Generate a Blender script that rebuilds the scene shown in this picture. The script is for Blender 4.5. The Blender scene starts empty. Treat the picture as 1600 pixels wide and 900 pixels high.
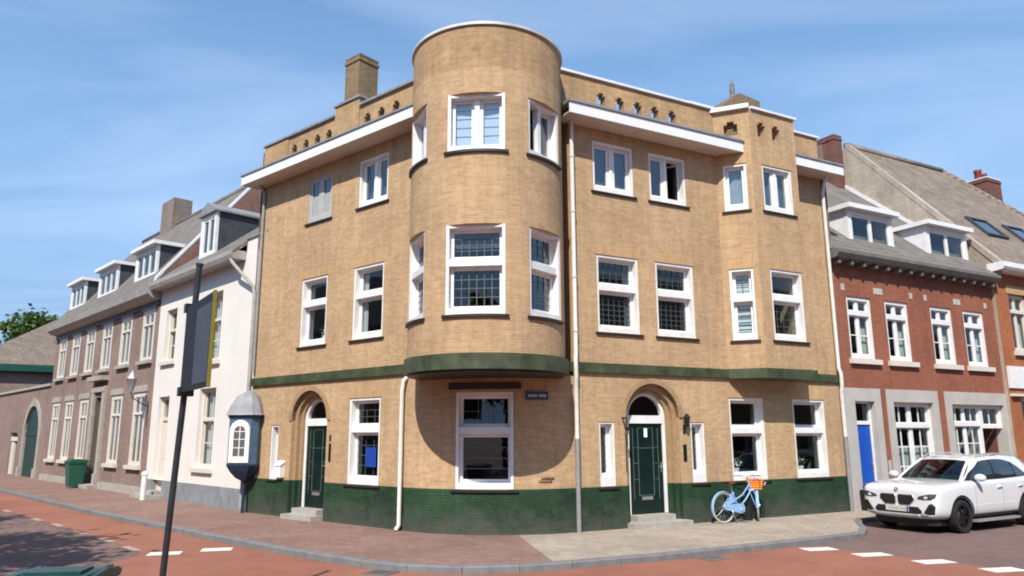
import bpy, bmesh, math, random
from mathutils import Vector, Matrix
from mathutils.geometry import tessellate_polygon
from mathutils.bvhtree import BVHTree
rad = math.radians
sc = bpy.context.scene
COL = sc.collection

# ------------------------------------------------------------------ camera
cd = bpy.data.cameras.new('camera')
cam = bpy.data.objects.new('camera', cd)
COL.objects.link(cam)
cd.sensor_width = 36.0
cd.lens = 36.0 * 1150.0 / 1600.0
cd.clip_start = 0.05
cd.clip_end = 1500.0
PITCH, ROLL = rad(11.237), rad(-0.252)
fw = Vector((0, math.cos(PITCH), math.sin(PITCH)))
rt = Vector((1, 0, 0))
up = rt.cross(fw)
rt2 = math.cos(ROLL) * rt + math.sin(ROLL) * up
up2 = -math.sin(ROLL) * rt + math.cos(ROLL) * up
m = Matrix((rt2, up2, -fw)).transposed().to_4x4()
m.translation = Vector((0, 0, 2.0))
cam.matrix_world = m
sc.camera = cam

# ------------------------------------------------------------------ light
SUN_EL, SUN_AZ = rad(47), rad(12)
world = bpy.data.worlds.new('World')
sc.world = world
world.use_nodes = True
nt = world.node_tree
nt.nodes.clear()
wo = nt.nodes.new('ShaderNodeOutputWorld')
bg = nt.nodes.new('ShaderNodeBackground')
sky = nt.nodes.new('ShaderNodeTexSky')
sky.sky_type = 'NISHITA'
sky.sun_disc = False
sky.sun_elevation = SUN_EL
sky.sun_rotation = rad(192)
sky.altitude = 0
sky.air_density = 0.8
sky.dust_density = 0.15
sky.ozone_density = 3.0
bg.inputs['Strength'].default_value = 0.15
# thin cirrus streaks mixed over the sky, laid out by view direction on a flat cloud layer
tc = nt.nodes.new('ShaderNodeTexCoord')
sep = nt.nodes.new('ShaderNodeSeparateXYZ')
nt.links.new(tc.outputs['Generated'], sep.inputs[0])
mx = nt.nodes.new('ShaderNodeMath'); mx.operation = 'MAXIMUM'; mx.inputs[1].default_value = 0.03
nt.links.new(sep.outputs['Z'], mx.inputs[0])
addz = nt.nodes.new('ShaderNodeMath'); addz.operation = 'ADD'; addz.inputs[1].default_value = 0.12
nt.links.new(mx.outputs[0], addz.inputs[0])
dv = []
for ax in 'XY':
    d = nt.nodes.new('ShaderNodeMath'); d.operation = 'DIVIDE'
    nt.links.new(sep.outputs[ax], d.inputs[0]); nt.links.new(addz.outputs[0], d.inputs[1]); dv.append(d)
cmb = nt.nodes.new('ShaderNodeCombineXYZ')
nt.links.new(dv[0].outputs[0], cmb.inputs[0]); nt.links.new(dv[1].outputs[0], cmb.inputs[1])
mp = nt.nodes.new('ShaderNodeMapping')
mp.inputs['Rotation'].default_value = (0, 0, rad(24))
mp.inputs['Scale'].default_value = (0.55, 1.3, 1)
mp.inputs['Location'].default_value = (0.35, 0.1, 0)
nt.links.new(cmb.outputs[0], mp.inputs[0])
nz = nt.nodes.new('ShaderNodeTexNoise')
nz.inputs['Scale'].default_value = 1.25
nz.inputs['Detail'].default_value = 6
nz.inputs['Roughness'].default_value = 0.52
nz.inputs['Distortion'].default_value = 0.6
nt.links.new(mp.outputs[0], nz.inputs['Vector'])
rmp = nt.nodes.new('ShaderNodeValToRGB')
rmp.color_ramp.elements[0].position = 0.43; rmp.color_ramp.elements[0].color = (0, 0, 0, 1)
rmp.color_ramp.elements[1].position = 0.80; rmp.color_ramp.elements[1].color = (0.34, 0.34, 0.34, 1)
nt.links.new(nz.outputs['Fac'], rmp.inputs[0])
mixc = nt.nodes.new('ShaderNodeMix'); mixc.data_type = 'RGBA'
nt.links.new(rmp.outputs[0], mixc.inputs[0])
tint = nt.nodes.new('ShaderNodeMix'); tint.data_type = 'RGBA'; tint.blend_type = 'MULTIPLY'; tint.inputs[0].default_value = 1.0
tint.inputs[7].default_value = (0.86, 1.0, 0.98, 1)
nt.links.new(sky.outputs[0], tint.inputs[6])
hz = nt.nodes.new('ShaderNodeMapRange'); hz.inputs[1].default_value = 0.10; hz.inputs[2].default_value = 0.62
hz.inputs[3].default_value = 0.97; hz.inputs[4].default_value = 0.0
nt.links.new(sep.outputs['Z'], hz.inputs[0])
hzm = nt.nodes.new('ShaderNodeMix'); hzm.data_type = 'RGBA'
nt.links.new(hz.outputs[0], hzm.inputs[0]); nt.links.new(tint.outputs[2], hzm.inputs[6]); hzm.inputs[7].default_value = (1.18, 1.88, 2.95, 1)
nt.links.new(hzm.outputs[2], mixc.inputs[6])
mixc.inputs[7].default_value = (4.0, 4.5, 5.4, 1)
nt.links.new(mixc.outputs[2], bg.inputs['Color'])
nt.links.new(bg.outputs[0], wo.inputs['Surface'])

sl = bpy.data.lights.new('sun', 'SUN')
sl.energy = 3.6
sl.angle = rad(0.5)
sl.color = (1.0, 0.94, 0.85)
sun = bpy.data.objects.new('sun', sl)
COL.objects.link(sun)
sun.rotation_euler = (rad(90) - SUN_EL, 0, -SUN_AZ)
sun.location = (-5, -20, 30)

sc.view_settings.view_transform = 'Standard'
sc.view_settings.look = 'None'
sc.view_settings.exposure = 0.80
sc.view_settings.gamma = 1.0
sc.view_settings.use_curve_mapping = False
sc.render.engine = 'CYCLES'
sc.cycles.max_bounces = 8
sc.cycles.transparent_max_bounces = 16
sc.cycles.filter_width = 1.9
sc.cycles.use_denoising = True
sc.cycles.caustics_reflective = False
sc.cycles.caustics_refractive = False

# ------------------------------------------------------------------ materials
def new_mat(name):
    mt = bpy.data.materials.new(name)
    mt.use_nodes = True
    return mt, mt.node_tree, mt.node_tree.nodes['Principled BSDF']

def N(nt, kind, **kw):
    n = nt.nodes.new(kind)
    for k, v in kw.items():
        if k in n.inputs: n.inputs[k].default_value = v
        else: setattr(n, k, v)
    return n

def mixrgb(nt, fac, a, b, blend='MIX'):
    n = nt.nodes.new('ShaderNodeMix'); n.data_type = 'RGBA'; n.blend_type = blend
    for i, v in ((0, fac), (6, a), (7, b)):
        if isinstance(v, bpy.types.NodeSocket): nt.links.new(v, n.inputs[i])
        elif v is not None:
            n.inputs[i].default_value = v if i == 0 else (*v[:3], 1)
    return n.outputs[2]

def ramp(nt, src, p0, c0, p1, c1):
    r = nt.nodes.new('ShaderNodeValToRGB')
    e = r.color_ramp.elements
    e[0].position, e[0].color = p0, (*c0, 1) if len(c0) == 3 else c0
    e[1].position, e[1].color = p1, (*c1, 1) if len(c1) == 3 else c1
    nt.links.new(src, r.inputs[0])
    return r.outputs[0]

def uvco(nt):
    return N(nt, 'ShaderNodeTexCoord').outputs['UV']
def objco(nt):
    return N(nt, 'ShaderNodeTexCoord').outputs['Object']
def noise(nt, co, scale, detail=4, rough=0.55, dist=0):
    n = N(nt, 'ShaderNodeTexNoise', Scale=scale, Detail=detail, Roughness=rough, Distortion=dist)
    nt.links.new(co, n.inputs['Vector'])
    return n.outputs['Fac']
def bump(nt, bsdf, h, strength=0.3, dist=0.01):
    b = N(nt, 'ShaderNodeBump', Strength=strength, Distance=dist)
    nt.links.new(h, b.inputs['Height'])
    nt.links.new(b.outputs[0], bsdf.inputs['Normal'])

def plain(name, col, rough=0.6, metal=0.0, var=0.12, nscale=6.0, spec=0.4, coat=0.0):
    mt, nt, b = new_mat(name)
    co = objco(nt)
    f = noise(nt, co, nscale, 5, 0.6)
    lo = tuple(c * (1 - var) for c in col); hi = tuple(min(1, c * (1 + var)) for c in col)
    nt.links.new(ramp(nt, f, 0.3, lo, 0.7, hi), b.inputs['Base Color'])
    b.inputs['Roughness'].default_value = rough
    b.inputs['Metallic'].default_value = metal
    b.inputs['Specular IOR Level'].default_value = spec
    b.inputs['Coat Weight'].default_value = coat
    b.inputs['Coat Roughness'].default_value = 0.04
    return mt

def brick(name, c1, c2, mortar, bw=0.22, rh=0.063, ms=0.007, rough=0.9, stain=None, stain_amt=0.5, dirt=None, offs=0.5, rot=0.0, bstr=0.5, var=0.25, streak=1.0, grain=1.0):
    mt, nt, b = new_mat(name)
    co = uvco(nt)
    mpn = N(nt, 'ShaderNodeMapping', Rotation=(0, 0, rot))
    nt.links.new(co, mpn.inputs[0])
    # a slight wobble so that the courses are not ruler straight
    br = N(nt, 'ShaderNodeTexBrick', Scale=1.0)
    br.offset = offs
    br.inputs['Color1'].default_value = (*c1, 1)
    br.inputs['Color2'].default_value = (*c2, 1)
    br.inputs['Mortar'].default_value = (*mortar, 1)
    br.inputs['Mortar Size'].default_value = ms
    br.inputs['Mortar Smooth'].default_value = 0.3
    br.inputs['Brick Width'].default_value = bw
    br.inputs['Row Height'].default_value = rh
    nt.links.new(mpn.outputs[0], br.inputs['Vector'])
    big = noise(nt, co, 0.55, 6, 0.62)
    fine = noise(nt, co, 9.0, 4, 0.6)
    k = ramp(nt, big, 0.3, (1 - var,) * 3, 0.72, (1 + var * 0.55,) * 3)
    c = mixrgb(nt, 1.0, br.outputs['Color'], k, 'MULTIPLY')
    stv = N(nt, 'ShaderNodeMapping', Scale=(3.2, 0.22, 1.0)); nt.links.new(co, stv.inputs[0])
    c = mixrgb(nt, 1.0, c, ramp(nt, noise(nt, stv.outputs[0], 1.6, 6, 0.7), 0.28, (1 - 0.16 * streak,) * 3, 0.62, (1 + 0.06 * streak,) * 3), 'MULTIPLY')
    k2 = ramp(nt, fine, 0.25, (1 - 0.14 * grain,) * 3, 0.75, (1 + 0.12 * grain,) * 3)
    c = mixrgb(nt, 1.0, c, k2, 'MULTIPLY')
    if stain:
        s = noise(nt, co, 1.6, 8, 0.7, 0.4)
        f = ramp(nt, s, 0.55, (0, 0, 0), 0.75, (stain_amt,) * 3)
        c = mixrgb(nt, f, c, stain)
    if dirt:     # (colour, z_low, z_high): splashed dirt and algae with a ragged edge near the ground
        sp = N(nt, 'ShaderNodeSeparateXYZ'); nt.links.new(co, sp.inputs[0])
        r = N(nt, 'ShaderNodeMapRange'); nt.links.new(sp.outputs[1], r.inputs[0])
        r.inputs[1].default_value, r.inputs[2].default_value = dirt[1], dirt[2]
        r.inputs[3].default_value, r.inputs[4].default_value = 0.75, -0.25
        a = N(nt, 'ShaderNodeMath', operation='ADD'); nt.links.new(r.outputs[0], a.inputs[0])
        nn = noise(nt, co, 1.9, 10, 0.78)
        m2 = N(nt, 'ShaderNodeMath', operation='MULTIPLY_ADD'); nt.links.new(nn, m2.inputs[0]); m2.inputs[1].default_value = 3.0; m2.inputs[2].default_value = -1.5
        nt.links.new(m2.outputs[0], a.inputs[1]); a.use_clamp = True
        c = mixrgb(nt, a.outputs[0], c, dirt[0])
    nt.links.new(c, b.inputs['Base Color'])
    b.inputs['Roughness'].default_value = rough
    b.inputs['Specular IOR Level'].default_value = 0.25
    hm = N(nt, 'ShaderNodeMath', operation='MULTIPLY_ADD')
    nt.links.new(br.outputs['Fac'], hm.inputs[0]); hm.inputs[1].default_value = -1.0
    nt.links.new(fine, hm.inputs[2])
    bump(nt, b, hm.outputs[0], bstr, 0.008)
    return mt

def glass(name, tint=(0.75, 0.82, 0.82), refl=1.0):
    mt, nt, b = new_mat(name)
    nt.nodes.remove(b)
    out = nt.nodes['Material Output']
    tr = N(nt, 'ShaderNodeBsdfTransparent', Color=(*tint, 1))
    gl = N(nt, 'ShaderNodeBsdfGlossy', Roughness=0.015)
    gl.inputs['Color'].default_value = (0.9, 0.95, 1.0, 1)
    lw = N(nt, 'ShaderNodeLayerWeight', Blend=0.5)
    pw = N(nt, 'ShaderNodeMath', operation='POWER'); pw.inputs[1].default_value = 5.0
    nt.links.new(lw.outputs['Facing'], pw.inputs[0])
    mm = N(nt, 'ShaderNodeMath', operation='MULTIPLY_ADD'); mm.inputs[1].default_value = 0.96; mm.inputs[2].default_value = 0.045 * refl
    mm.use_clamp = True
    nt.links.new(pw.outputs[0], mm.inputs[0])
    # old panes are never quite flat
    bn = N(nt, 'ShaderNodeBump', Strength=0.05, Distance=0.02)
    nt.links.new(noise(nt, objco(nt), 2.2, 2), bn.inputs['Height'])
    nt.links.new(bn.outputs[0], gl.inputs['Normal'])
    ms = N(nt, 'ShaderNodeMixShader')
    nt.links.new(mm.outputs[0], ms.inputs[0]); nt.links.new(tr.outputs[0], ms.inputs[1]); nt.links.new(gl.outputs[0], ms.inputs[2])
    nt.links.new(ms.outputs[0], out.inputs['Surface'])
    return mt

def tiles(name, col, col2, row=0.3, wd=0.24, moss=None):
    mt, nt, b = new_mat(name)
    co = uvco(nt)
    br = N(nt, 'ShaderNodeTexBrick', Scale=1.0)
    br.offset = 0.0
    br.inputs['Color1'].default_value = (*col, 1); br.inputs['Color2'].default_value = (*col2, 1)
    br.inputs['Mortar'].default_value = (*(x * 0.35 for x in col), 1)
    br.inputs['Mortar Size'].default_value = 0.016
    br.inputs['Brick Width'].default_value = wd; br.inputs['Row Height'].default_value = row
    nt.links.new(co, br.inputs['Vector'])
    f = noise(nt, co, 0.9, 8, 0.7)
    c = mixrgb(nt, 1.0, br.outputs['Color'], ramp(nt, f, 0.3, (0.72,) * 3, 0.7, (1.25,) * 3), 'MULTIPLY')
    if moss:
        f2 = noise(nt, co, 2.3, 9, 0.75)
        c = mixrgb(nt, ramp(nt, f2, 0.5, (0, 0, 0), 0.68, (0.75,) * 3), c, moss)
    nt.links.new(c, b.inputs['Base Color'])
    b.inputs['Roughness'].default_value = 0.85
    w = N(nt, 'ShaderNodeTexWave', Scale=1.0)
    w.wave_profile = 'SIN'
    mpn = N(nt, 'ShaderNodeMapping', Scale=(math.pi * 2 / wd / 20 * 1.0, 0.0, 0.0))
    nt.links.new(co, mpn.inputs[0]); nt.links.new(mpn.outputs[0], w.inputs[0])
    sp = N(nt, 'ShaderNodeSeparateXYZ'); nt.links.new(co, sp.inputs[0])
    dvd = N(nt, 'ShaderNodeMath', operation='DIVIDE'); dvd.inputs[1].default_value = row; nt.links.new(sp.outputs[1], dvd.inputs[0])
    frn = N(nt, 'ShaderNodeMath', operation='FRACT'); nt.links.new(dvd.outputs[0], frn.inputs[0])
    ad = N(nt, 'ShaderNodeMath', operation='SUBTRACT'); nt.links.new(w.outputs['Fac'], ad.inputs[0]); nt.links.new(frn.outputs[0], ad.inputs[1])
    bump(nt, b, ad.outputs[0], 0.9, 0.03)
    return mt

def ground_mat(name, col, scale=30, var=0.15, patch=0.2, rough=0.9, crack=False):
    mt, nt, b = new_mat(name)
    co = objco(nt)
    f1 = noise(nt, co, scale, 6, 0.75)
    f2 = noise(nt, co, 0.35, 7, 0.65, 0.5)
    f3 = noise(nt, co, 2.2, 6, 0.7)
    c = mixrgb(nt, 1.0, ramp(nt, f1, 0.3, tuple(x * (1 - var) for x in col), 0.7, tuple(x * (1 + var) for x in col)),
               ramp(nt, f2, 0.3, (1 - patch,) * 3, 0.7, (1 + patch * 0.7,) * 3), 'MULTIPLY')
    c = mixrgb(nt, 1.0, c, ramp(nt, f3, 0.3, (0.9,) * 3, 0.7, (1.08,) * 3), 'MULTIPLY')
    nt.links.new(c, b.inputs['Base Color'])
    b.inputs['Roughness'].default_value = rough
    b.inputs['Specular IOR Level'].default_value = 0.25
    bump(nt, b, f1, 0.25, 0.006)
    return mt

def paint_worn(name, col, under, thr=0.62):
    mt, nt, b = new_mat(name)
    co = objco(nt)
    f = noise(nt, co, 9, 8, 0.75)
    c = mixrgb(nt, ramp(nt, f, thr - 0.08, (0, 0, 0), thr + 0.05, (0.85,) * 3), col, under)
    nt.links.new(c, b.inputs['Base Color'])
    b.inputs['Roughness'].default_value = 0.75
    return mt

M = {}
M['brick'] = brick('yellow brick', (0.505, 0.338, 0.19), (0.42, 0.27, 0.146), (0.48, 0.355, 0.225), bw=0.21, rh=0.056, ms=0.006, stain=(0.27, 0.165, 0.085), stain_amt=0.6, var=0.18)
M['brick_top'] = brick('weathered yellow brick', (0.45, 0.29, 0.155), (0.37, 0.23, 0.115), (0.43, 0.31, 0.19), bw=0.21, rh=0.056, ms=0.006, stain=(0.17, 0.10, 0.06), stain_amt=0.75, var=0.25)
M['soldier'] = brick('soldier course brick', (0.50, 0.322, 0.166), (0.45, 0.28, 0.138), (0.48, 0.34, 0.20), bw=0.063, rh=0.25, offs=0.0, var=0.12)
M['arch'] = brick('rubbed arch brick', (0.40, 0.265, 0.15), (0.345, 0.22, 0.115), (0.35, 0.245, 0.145), bw=0.11, rh=0.06, var=0.15)
M['chimney'] = brick('sooty chimney brick', (0.27, 0.185, 0.10), (0.20, 0.14, 0.085), (0.22, 0.17, 0.11), stain=(0.09, 0.085, 0.05), stain_amt=0.8)
M['chimney_grey'] = brick('grey brown chimney brick', (0.25, 0.20, 0.165), (0.20, 0.155, 0.13), (0.24, 0.20, 0.175), stain=(0.12, 0.10, 0.085), stain_amt=0.6)
M['plinth'] = brick('green painted brick', (0.027, 0.068, 0.032), (0.020, 0.052, 0.025), (0.017, 0.043, 0.022), rough=0.65, stain=(0.045, 0.07, 0.045), stain_amt=0.45,
                    dirt=((0.075, 0.073, 0.062), -0.05, 0.8), var=0.6)
M['band'] = plain('green glazed band', (0.048, 0.062, 0.030), 0.5, var=0.5, nscale=3)
M['brown_brick'] = brick('brown brick', (0.28, 0.20, 0.168), (0.225, 0.158, 0.132), (0.30, 0.235, 0.205), var=0.2)
M['red_brick'] = brick('red brick', (0.31, 0.108, 0.064), (0.26, 0.088, 0.052), (0.275, 0.125, 0.085), var=0.2)
M['gable_brick'] = brick('weathered red brown brick', (0.25, 0.135, 0.10), (0.20, 0.10, 0.075), (0.24, 0.17, 0.14), var=0.3)
M['orange_brick'] = brick('orange brick', (0.40, 0.13, 0.05), (0.34, 0.10, 0.042), (0.34, 0.17, 0.09), var=0.2)
M['chim_red'] = brick('dark red chimney brick', (0.20, 0.085, 0.065), (0.15, 0.062, 0.05), (0.18, 0.11, 0.09), var=0.25)
M['white'] = plain('white window paint', (0.72, 0.715, 0.70), 0.4, var=0.09, nscale=4)
M['fascia'] = plain('white fascia paint', (0.73, 0.73, 0.73), 0.45, var=0.05, nscale=3)
M['soffit'] = plain('pale soffit boards', (0.56, 0.49, 0.42), 0.7, var=0.1, nscale=2)
M['cream'] = plain('cream paint', (0.62, 0.57, 0.50), 0.5, var=0.06)
M['stone'] = plain('grey stone', (0.35, 0.325, 0.29), 0.85, var=0.18, nscale=4)
M['pstone'] = plain('pale grey render', (0.42, 0.395, 0.365), 0.85, var=0.1, nscale=2)
M['stucco'] = brick('white painted wall', (0.71, 0.68, 0.63), (0.705, 0.675, 0.625), (0.67, 0.64, 0.59), bw=1.4, rh=0.62, ms=0.012, var=0.06, bstr=0.02, streak=0.25, grain=0.15)
M['gplinth'] = plain('grey painted plinth', (0.215, 0.225, 0.24), 0.8, var=0.22, nscale=2.5)
M['lamp_glass'] = plain('dim oriel glass', (0.10, 0.10, 0.095), 0.1, spec=0.5)
M['zinc'] = plain('weathered zinc', (0.28, 0.28, 0.28), 0.55, 0.3, var=0.2, nscale=3)
M['zinc_light'] = plain('tower capping', (0.55, 0.55, 0.55), 0.5, 0.1, var=0.25, nscale=1.5)
M['zincw'] = plain('pale zinc capping', (0.72, 0.73, 0.74), 0.5, 0.1, var=0.1, nscale=2)
M['sill'] = plain('dark tile sill', (0.022, 0.019, 0.015), 0.5, var=0.3, nscale=8)
M['gutter_dark'] = plain('weathered grey gutter', (0.15, 0.14, 0.125), 0.6, var=0.2, nscale=3)
M['gutter'] = plain('grey gutter paint', (0.33, 0.31, 0.285), 0.6, var=0.18, nscale=3)
M['tile_grey'] = tiles('grey pantiles', (0.185, 0.165, 0.145), (0.15, 0.135, 0.12), moss=(0.22, 0.185, 0.14))
M['tile_old'] = tiles('lichened roof tiles', (0.25, 0.195, 0.15), (0.205, 0.158, 0.122), row=0.16, wd=0.17, moss=(0.33, 0.29, 0.225))
M['tile_red'] = tiles('red brown pantiles', (0.21, 0.115, 0.085), (0.17, 0.09, 0.07), moss=(0.2, 0.15, 0.12))
M['tile_slate'] = tiles('blue grey slates', (0.105, 0.11, 0.125), (0.085, 0.09, 0.10), row=0.2, wd=0.25)
M['cement'] = brick('weathered gable slates', (0.44, 0.375, 0.30), (0.39, 0.33, 0.265), (0.34, 0.29, 0.235), bw=0.3, rh=0.2, ms=0.005, stain=(0.30, 0.15, 0.09), stain_amt=0.45, var=0.3)
M['slate'] = plain('dark slate cheek', (0.048, 0.055, 0.068), 0.6, var=0.25, nscale=5)
M['glass'] = glass('window glass', (0.72, 0.8, 0.8), 1.8)
M['glass_b'] = glass('sky facing window glass', (0.66, 0.76, 0.86), 3.2)
M['car_glass'] = glass('car glass', (0.50, 0.60, 0.58), 1.6)
M['lead'] = plain('lead cames', (0.10, 0.11, 0.11), 0.5, 0.3)
M['paleblind'] = plain('pale slatted blind', (0.82, 0.84, 0.86), 0.6, var=0.03)
M['curtain'] = plain('grey net curtain', (0.10, 0.12, 0.15), 0.9, var=0.12, nscale=3)
M['curtainw'] = plain('white curtain', (0.50, 0.50, 0.48), 0.9, var=0.1, nscale=3)
M['shutter_grey'] = plain('weathered grey frame paint', (0.40, 0.40, 0.39), 0.6, var=0.1)
M['screen'] = plain('grey insect screen', (0.33, 0.335, 0.33), 0.9, var=0.06)
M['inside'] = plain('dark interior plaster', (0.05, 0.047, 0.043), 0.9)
M['door_green'] = plain('dark green door paint', (0.004, 0.016, 0.0135), 0.28, var=0.3)
M['door_line'] = plain('worn door moulding', (0.11, 0.14, 0.125), 0.5)
M['blue_door'] = plain('bright blue paint', (0.006, 0.075, 0.42), 0.4, var=0.1)
M['brown_door'] = plain('dark brown door paint', (0.05, 0.032, 0.028), 0.5)
M['gate_green'] = plain('dark green gate boards', (0.012, 0.042, 0.034), 0.5, var=0.3)
M['gutter_green'] = plain('green gutter paint', (0.012, 0.075, 0.062), 0.5)
M['oriel_blue'] = plain('deep blue paint', (0.06, 0.115, 0.175), 0.5, var=0.2)
M['navy'] = plain('dark navy paint', (0.015, 0.032, 0.066), 0.45, var=0.3)
M['oriel_roof'] = plain('lead roofing', (0.25, 0.25, 0.265), 0.6, 0.1, var=0.2, nscale=5)
M['pipe'] = plain('white painted pipe', (0.66, 0.64, 0.59), 0.45, var=0.1)
M['pipe_grey'] = plain('grey steel pipe', (0.27, 0.27, 0.27), 0.5, 0.2, var=0.15)
M['black'] = plain('black metal', (0.013, 0.013, 0.014), 0.42, var=0.2)
M['blackp'] = plain('black plastic', (0.012, 0.012, 0.013), 0.55, var=0.2)
M['tub'] = plain('matt black plastic tub', (0.008, 0.009, 0.009), 0.7)
M['polepaint'] = plain('anthracite pole paint', (0.024, 0.027, 0.031), 0.35, var=0.25)
M['yellow'] = plain('yellow trim', (0.20, 0.165, 0.010), 0.4)
M['steel'] = plain('brushed steel', (0.55, 0.55, 0.56), 0.35, 0.8, var=0.1)
M['signblue'] = plain('dark blue enamel', (0.02, 0.035, 0.085), 0.35)
M['signtext'] = plain('white enamel lettering', (0.55, 0.58, 0.62), 0.4)
M['poster'] = plain('blue poster', (0.008, 0.045, 0.28), 0.6, var=0.1)
M['bin'] = plain('green bin plastic', (0.018, 0.095, 0.065), 0.45, var=0.15)
M['bin_dark'] = plain('dark green bin plastic', (0.012, 0.052, 0.048), 0.32, var=0.3)
M['asphalt_red'] = ground_mat('red cycle asphalt', (0.285, 0.118, 0.078), 45, 0.16, 0.2)
M['road'] = brick('purple grey street bricks', (0.21, 0.135, 0.118), (0.165, 0.107, 0.096), (0.11, 0.08, 0.07), bw=0.22, rh=0.09, ms=0.006, rough=0.9, stain=(0.12, 0.09, 0.085), stain_amt=0.5, streak=0.0, rot=rad(45), bstr=0.3, var=0.18)
M['pave_red'] = brick('reddish pavement bricks', (0.285, 0.172, 0.138), (0.225, 0.135, 0.108), (0.17, 0.115, 0.095), bw=0.21, rh=0.105, ms=0.006, streak=0.0, rot=rad(30), stain=(0.33, 0.24, 0.20), stain_amt=0.45, bstr=0.35, var=0.2)
M['pave_grey'] = brick('beige concrete pavers', (0.40, 0.335, 0.265), (0.335, 0.28, 0.22), (0.24, 0.20, 0.16), bw=0.30, rh=0.30, ms=0.007, streak=0.0, rot=rad(28), stain=(0.27, 0.215, 0.165), stain_amt=0.55, bstr=0.35, var=0.22)
M['kerb'] = plain('grey kerb stone', (0.17, 0.165, 0.165), 0.85, var=0.2, nscale=4)
M['roadpaint'] = paint_worn('worn white road paint', (0.68, 0.66, 0.60), (0.32, 0.19, 0.14))
M['roadpaint_pale'] = paint_worn('faded road paint', (0.40, 0.30, 0.24), (0.30, 0.15, 0.11), 0.55)
M['carpaint'] = plain('white car paint', (0.66, 0.665, 0.67), 0.28, var=0.01, coat=1.0)
M['tyre'] = plain('tyre rubber', (0.014, 0.014, 0.014), 0.8)
M['rim'] = plain('black alloy', (0.022, 0.022, 0.024), 0.3, 0.6)
M['silver'] = plain('silver trim', (0.58, 0.58, 0.58), 0.3, 0.6)
M['lamp'] = plain('dark headlamp lens', (0.05, 0.055, 0.065), 0.08, spec=0.8, coat=1.0)
M['lampw'] = plain('headlamp reflector', (0.7, 0.72, 0.75), 0.15, 0.3)
M['plate'] = plain('pale number plate', (0.55, 0.54, 0.52), 0.5)
M['plateblue'] = plain('plate blue band', (0.012, 0.03, 0.32), 0.5)
M['seatgrey'] = plain('dark seat fabric', (0.03, 0.032, 0.036), 0.8)
M['bikeblue'] = plain('light blue bicycle paint', (0.24, 0.41, 0.66), 0.35)
M['cream_tyre'] = plain('cream tyre', (0.47, 0.46, 0.38), 0.7)
M['chrome'] = plain('dull chrome', (0.5, 0.5, 0.5), 0.3, 0.9)
M['orange'] = plain('orange basket', (0.75, 0.22, 0.025), 0.6, var=0.2, nscale=20)
M['lilac'] = plain('lilac ribbon', (0.50, 0.34, 0.62), 0.6)
M['saddle'] = plain('red brown saddle', (0.19, 0.035, 0.02), 0.5)
M['bark'] = plain('tree bark', (0.09, 0.068, 0.05), 0.9, var=0.3)
def leafmat(name, a, b2):
    mt, nt, b = new_mat(name)
    f = noise(nt, objco(nt), 1.3, 5, 0.7)
    c = ramp(nt, f, 0.3, a, 0.7, b2)
    nt.links.new(c, b.inputs['Base Color'])
    b.inputs['Roughness'].default_value = 0.6
    tl = N(nt, 'ShaderNodeBsdfTranslucent')
    nt.links.new(c, tl.inputs['Color'])
    ms = N(nt, 'ShaderNodeMixShader'); ms.inputs[0].default_value = 0.35
    out = nt.nodes['Material Output']
    nt.links.new(b.outputs[0], ms.inputs[1]); nt.links.new(tl.outputs[0], ms.inputs[2]); nt.links.new(ms.outputs[0], out.inputs['Surface'])
    return mt
M['leaf'] = leafmat('bright leaves', (0.035, 0.085, 0.02), (0.12, 0.20, 0.035))

# ------------------------------------------------------------------ building helpers
class Fr:
    """local frame: s along the wall, o outward from it, z up"""
    def __init__(self, o2, u, n=None):
        self.o = Vector((o2[0], o2[1], 0)); self.u = Vector((u[0], u[1], 0)).normalized()
        self.n = Vector((n[0], n[1], 0)).normalized() if n else Vector((self.u.y, -self.u.x, 0))
    def P(self, s, o, z):
        return self.o + self.u * s + self.n * o + Vector((0, 0, z))
    def sub(self, s, o, ang):
        """frame at (s,o) turned by ang in the wall's own plan"""
        p = self.P(s, o, 0)
        u = self.u * math.cos(ang) + self.n * math.sin(ang)
        n = -self.u * math.sin(ang) + self.n * math.cos(ang)
        return Fr(p[:2], u[:2], n[:2])
WF = Fr((0, 0), (1, 0), (0, 1))          # plain world axes

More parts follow.
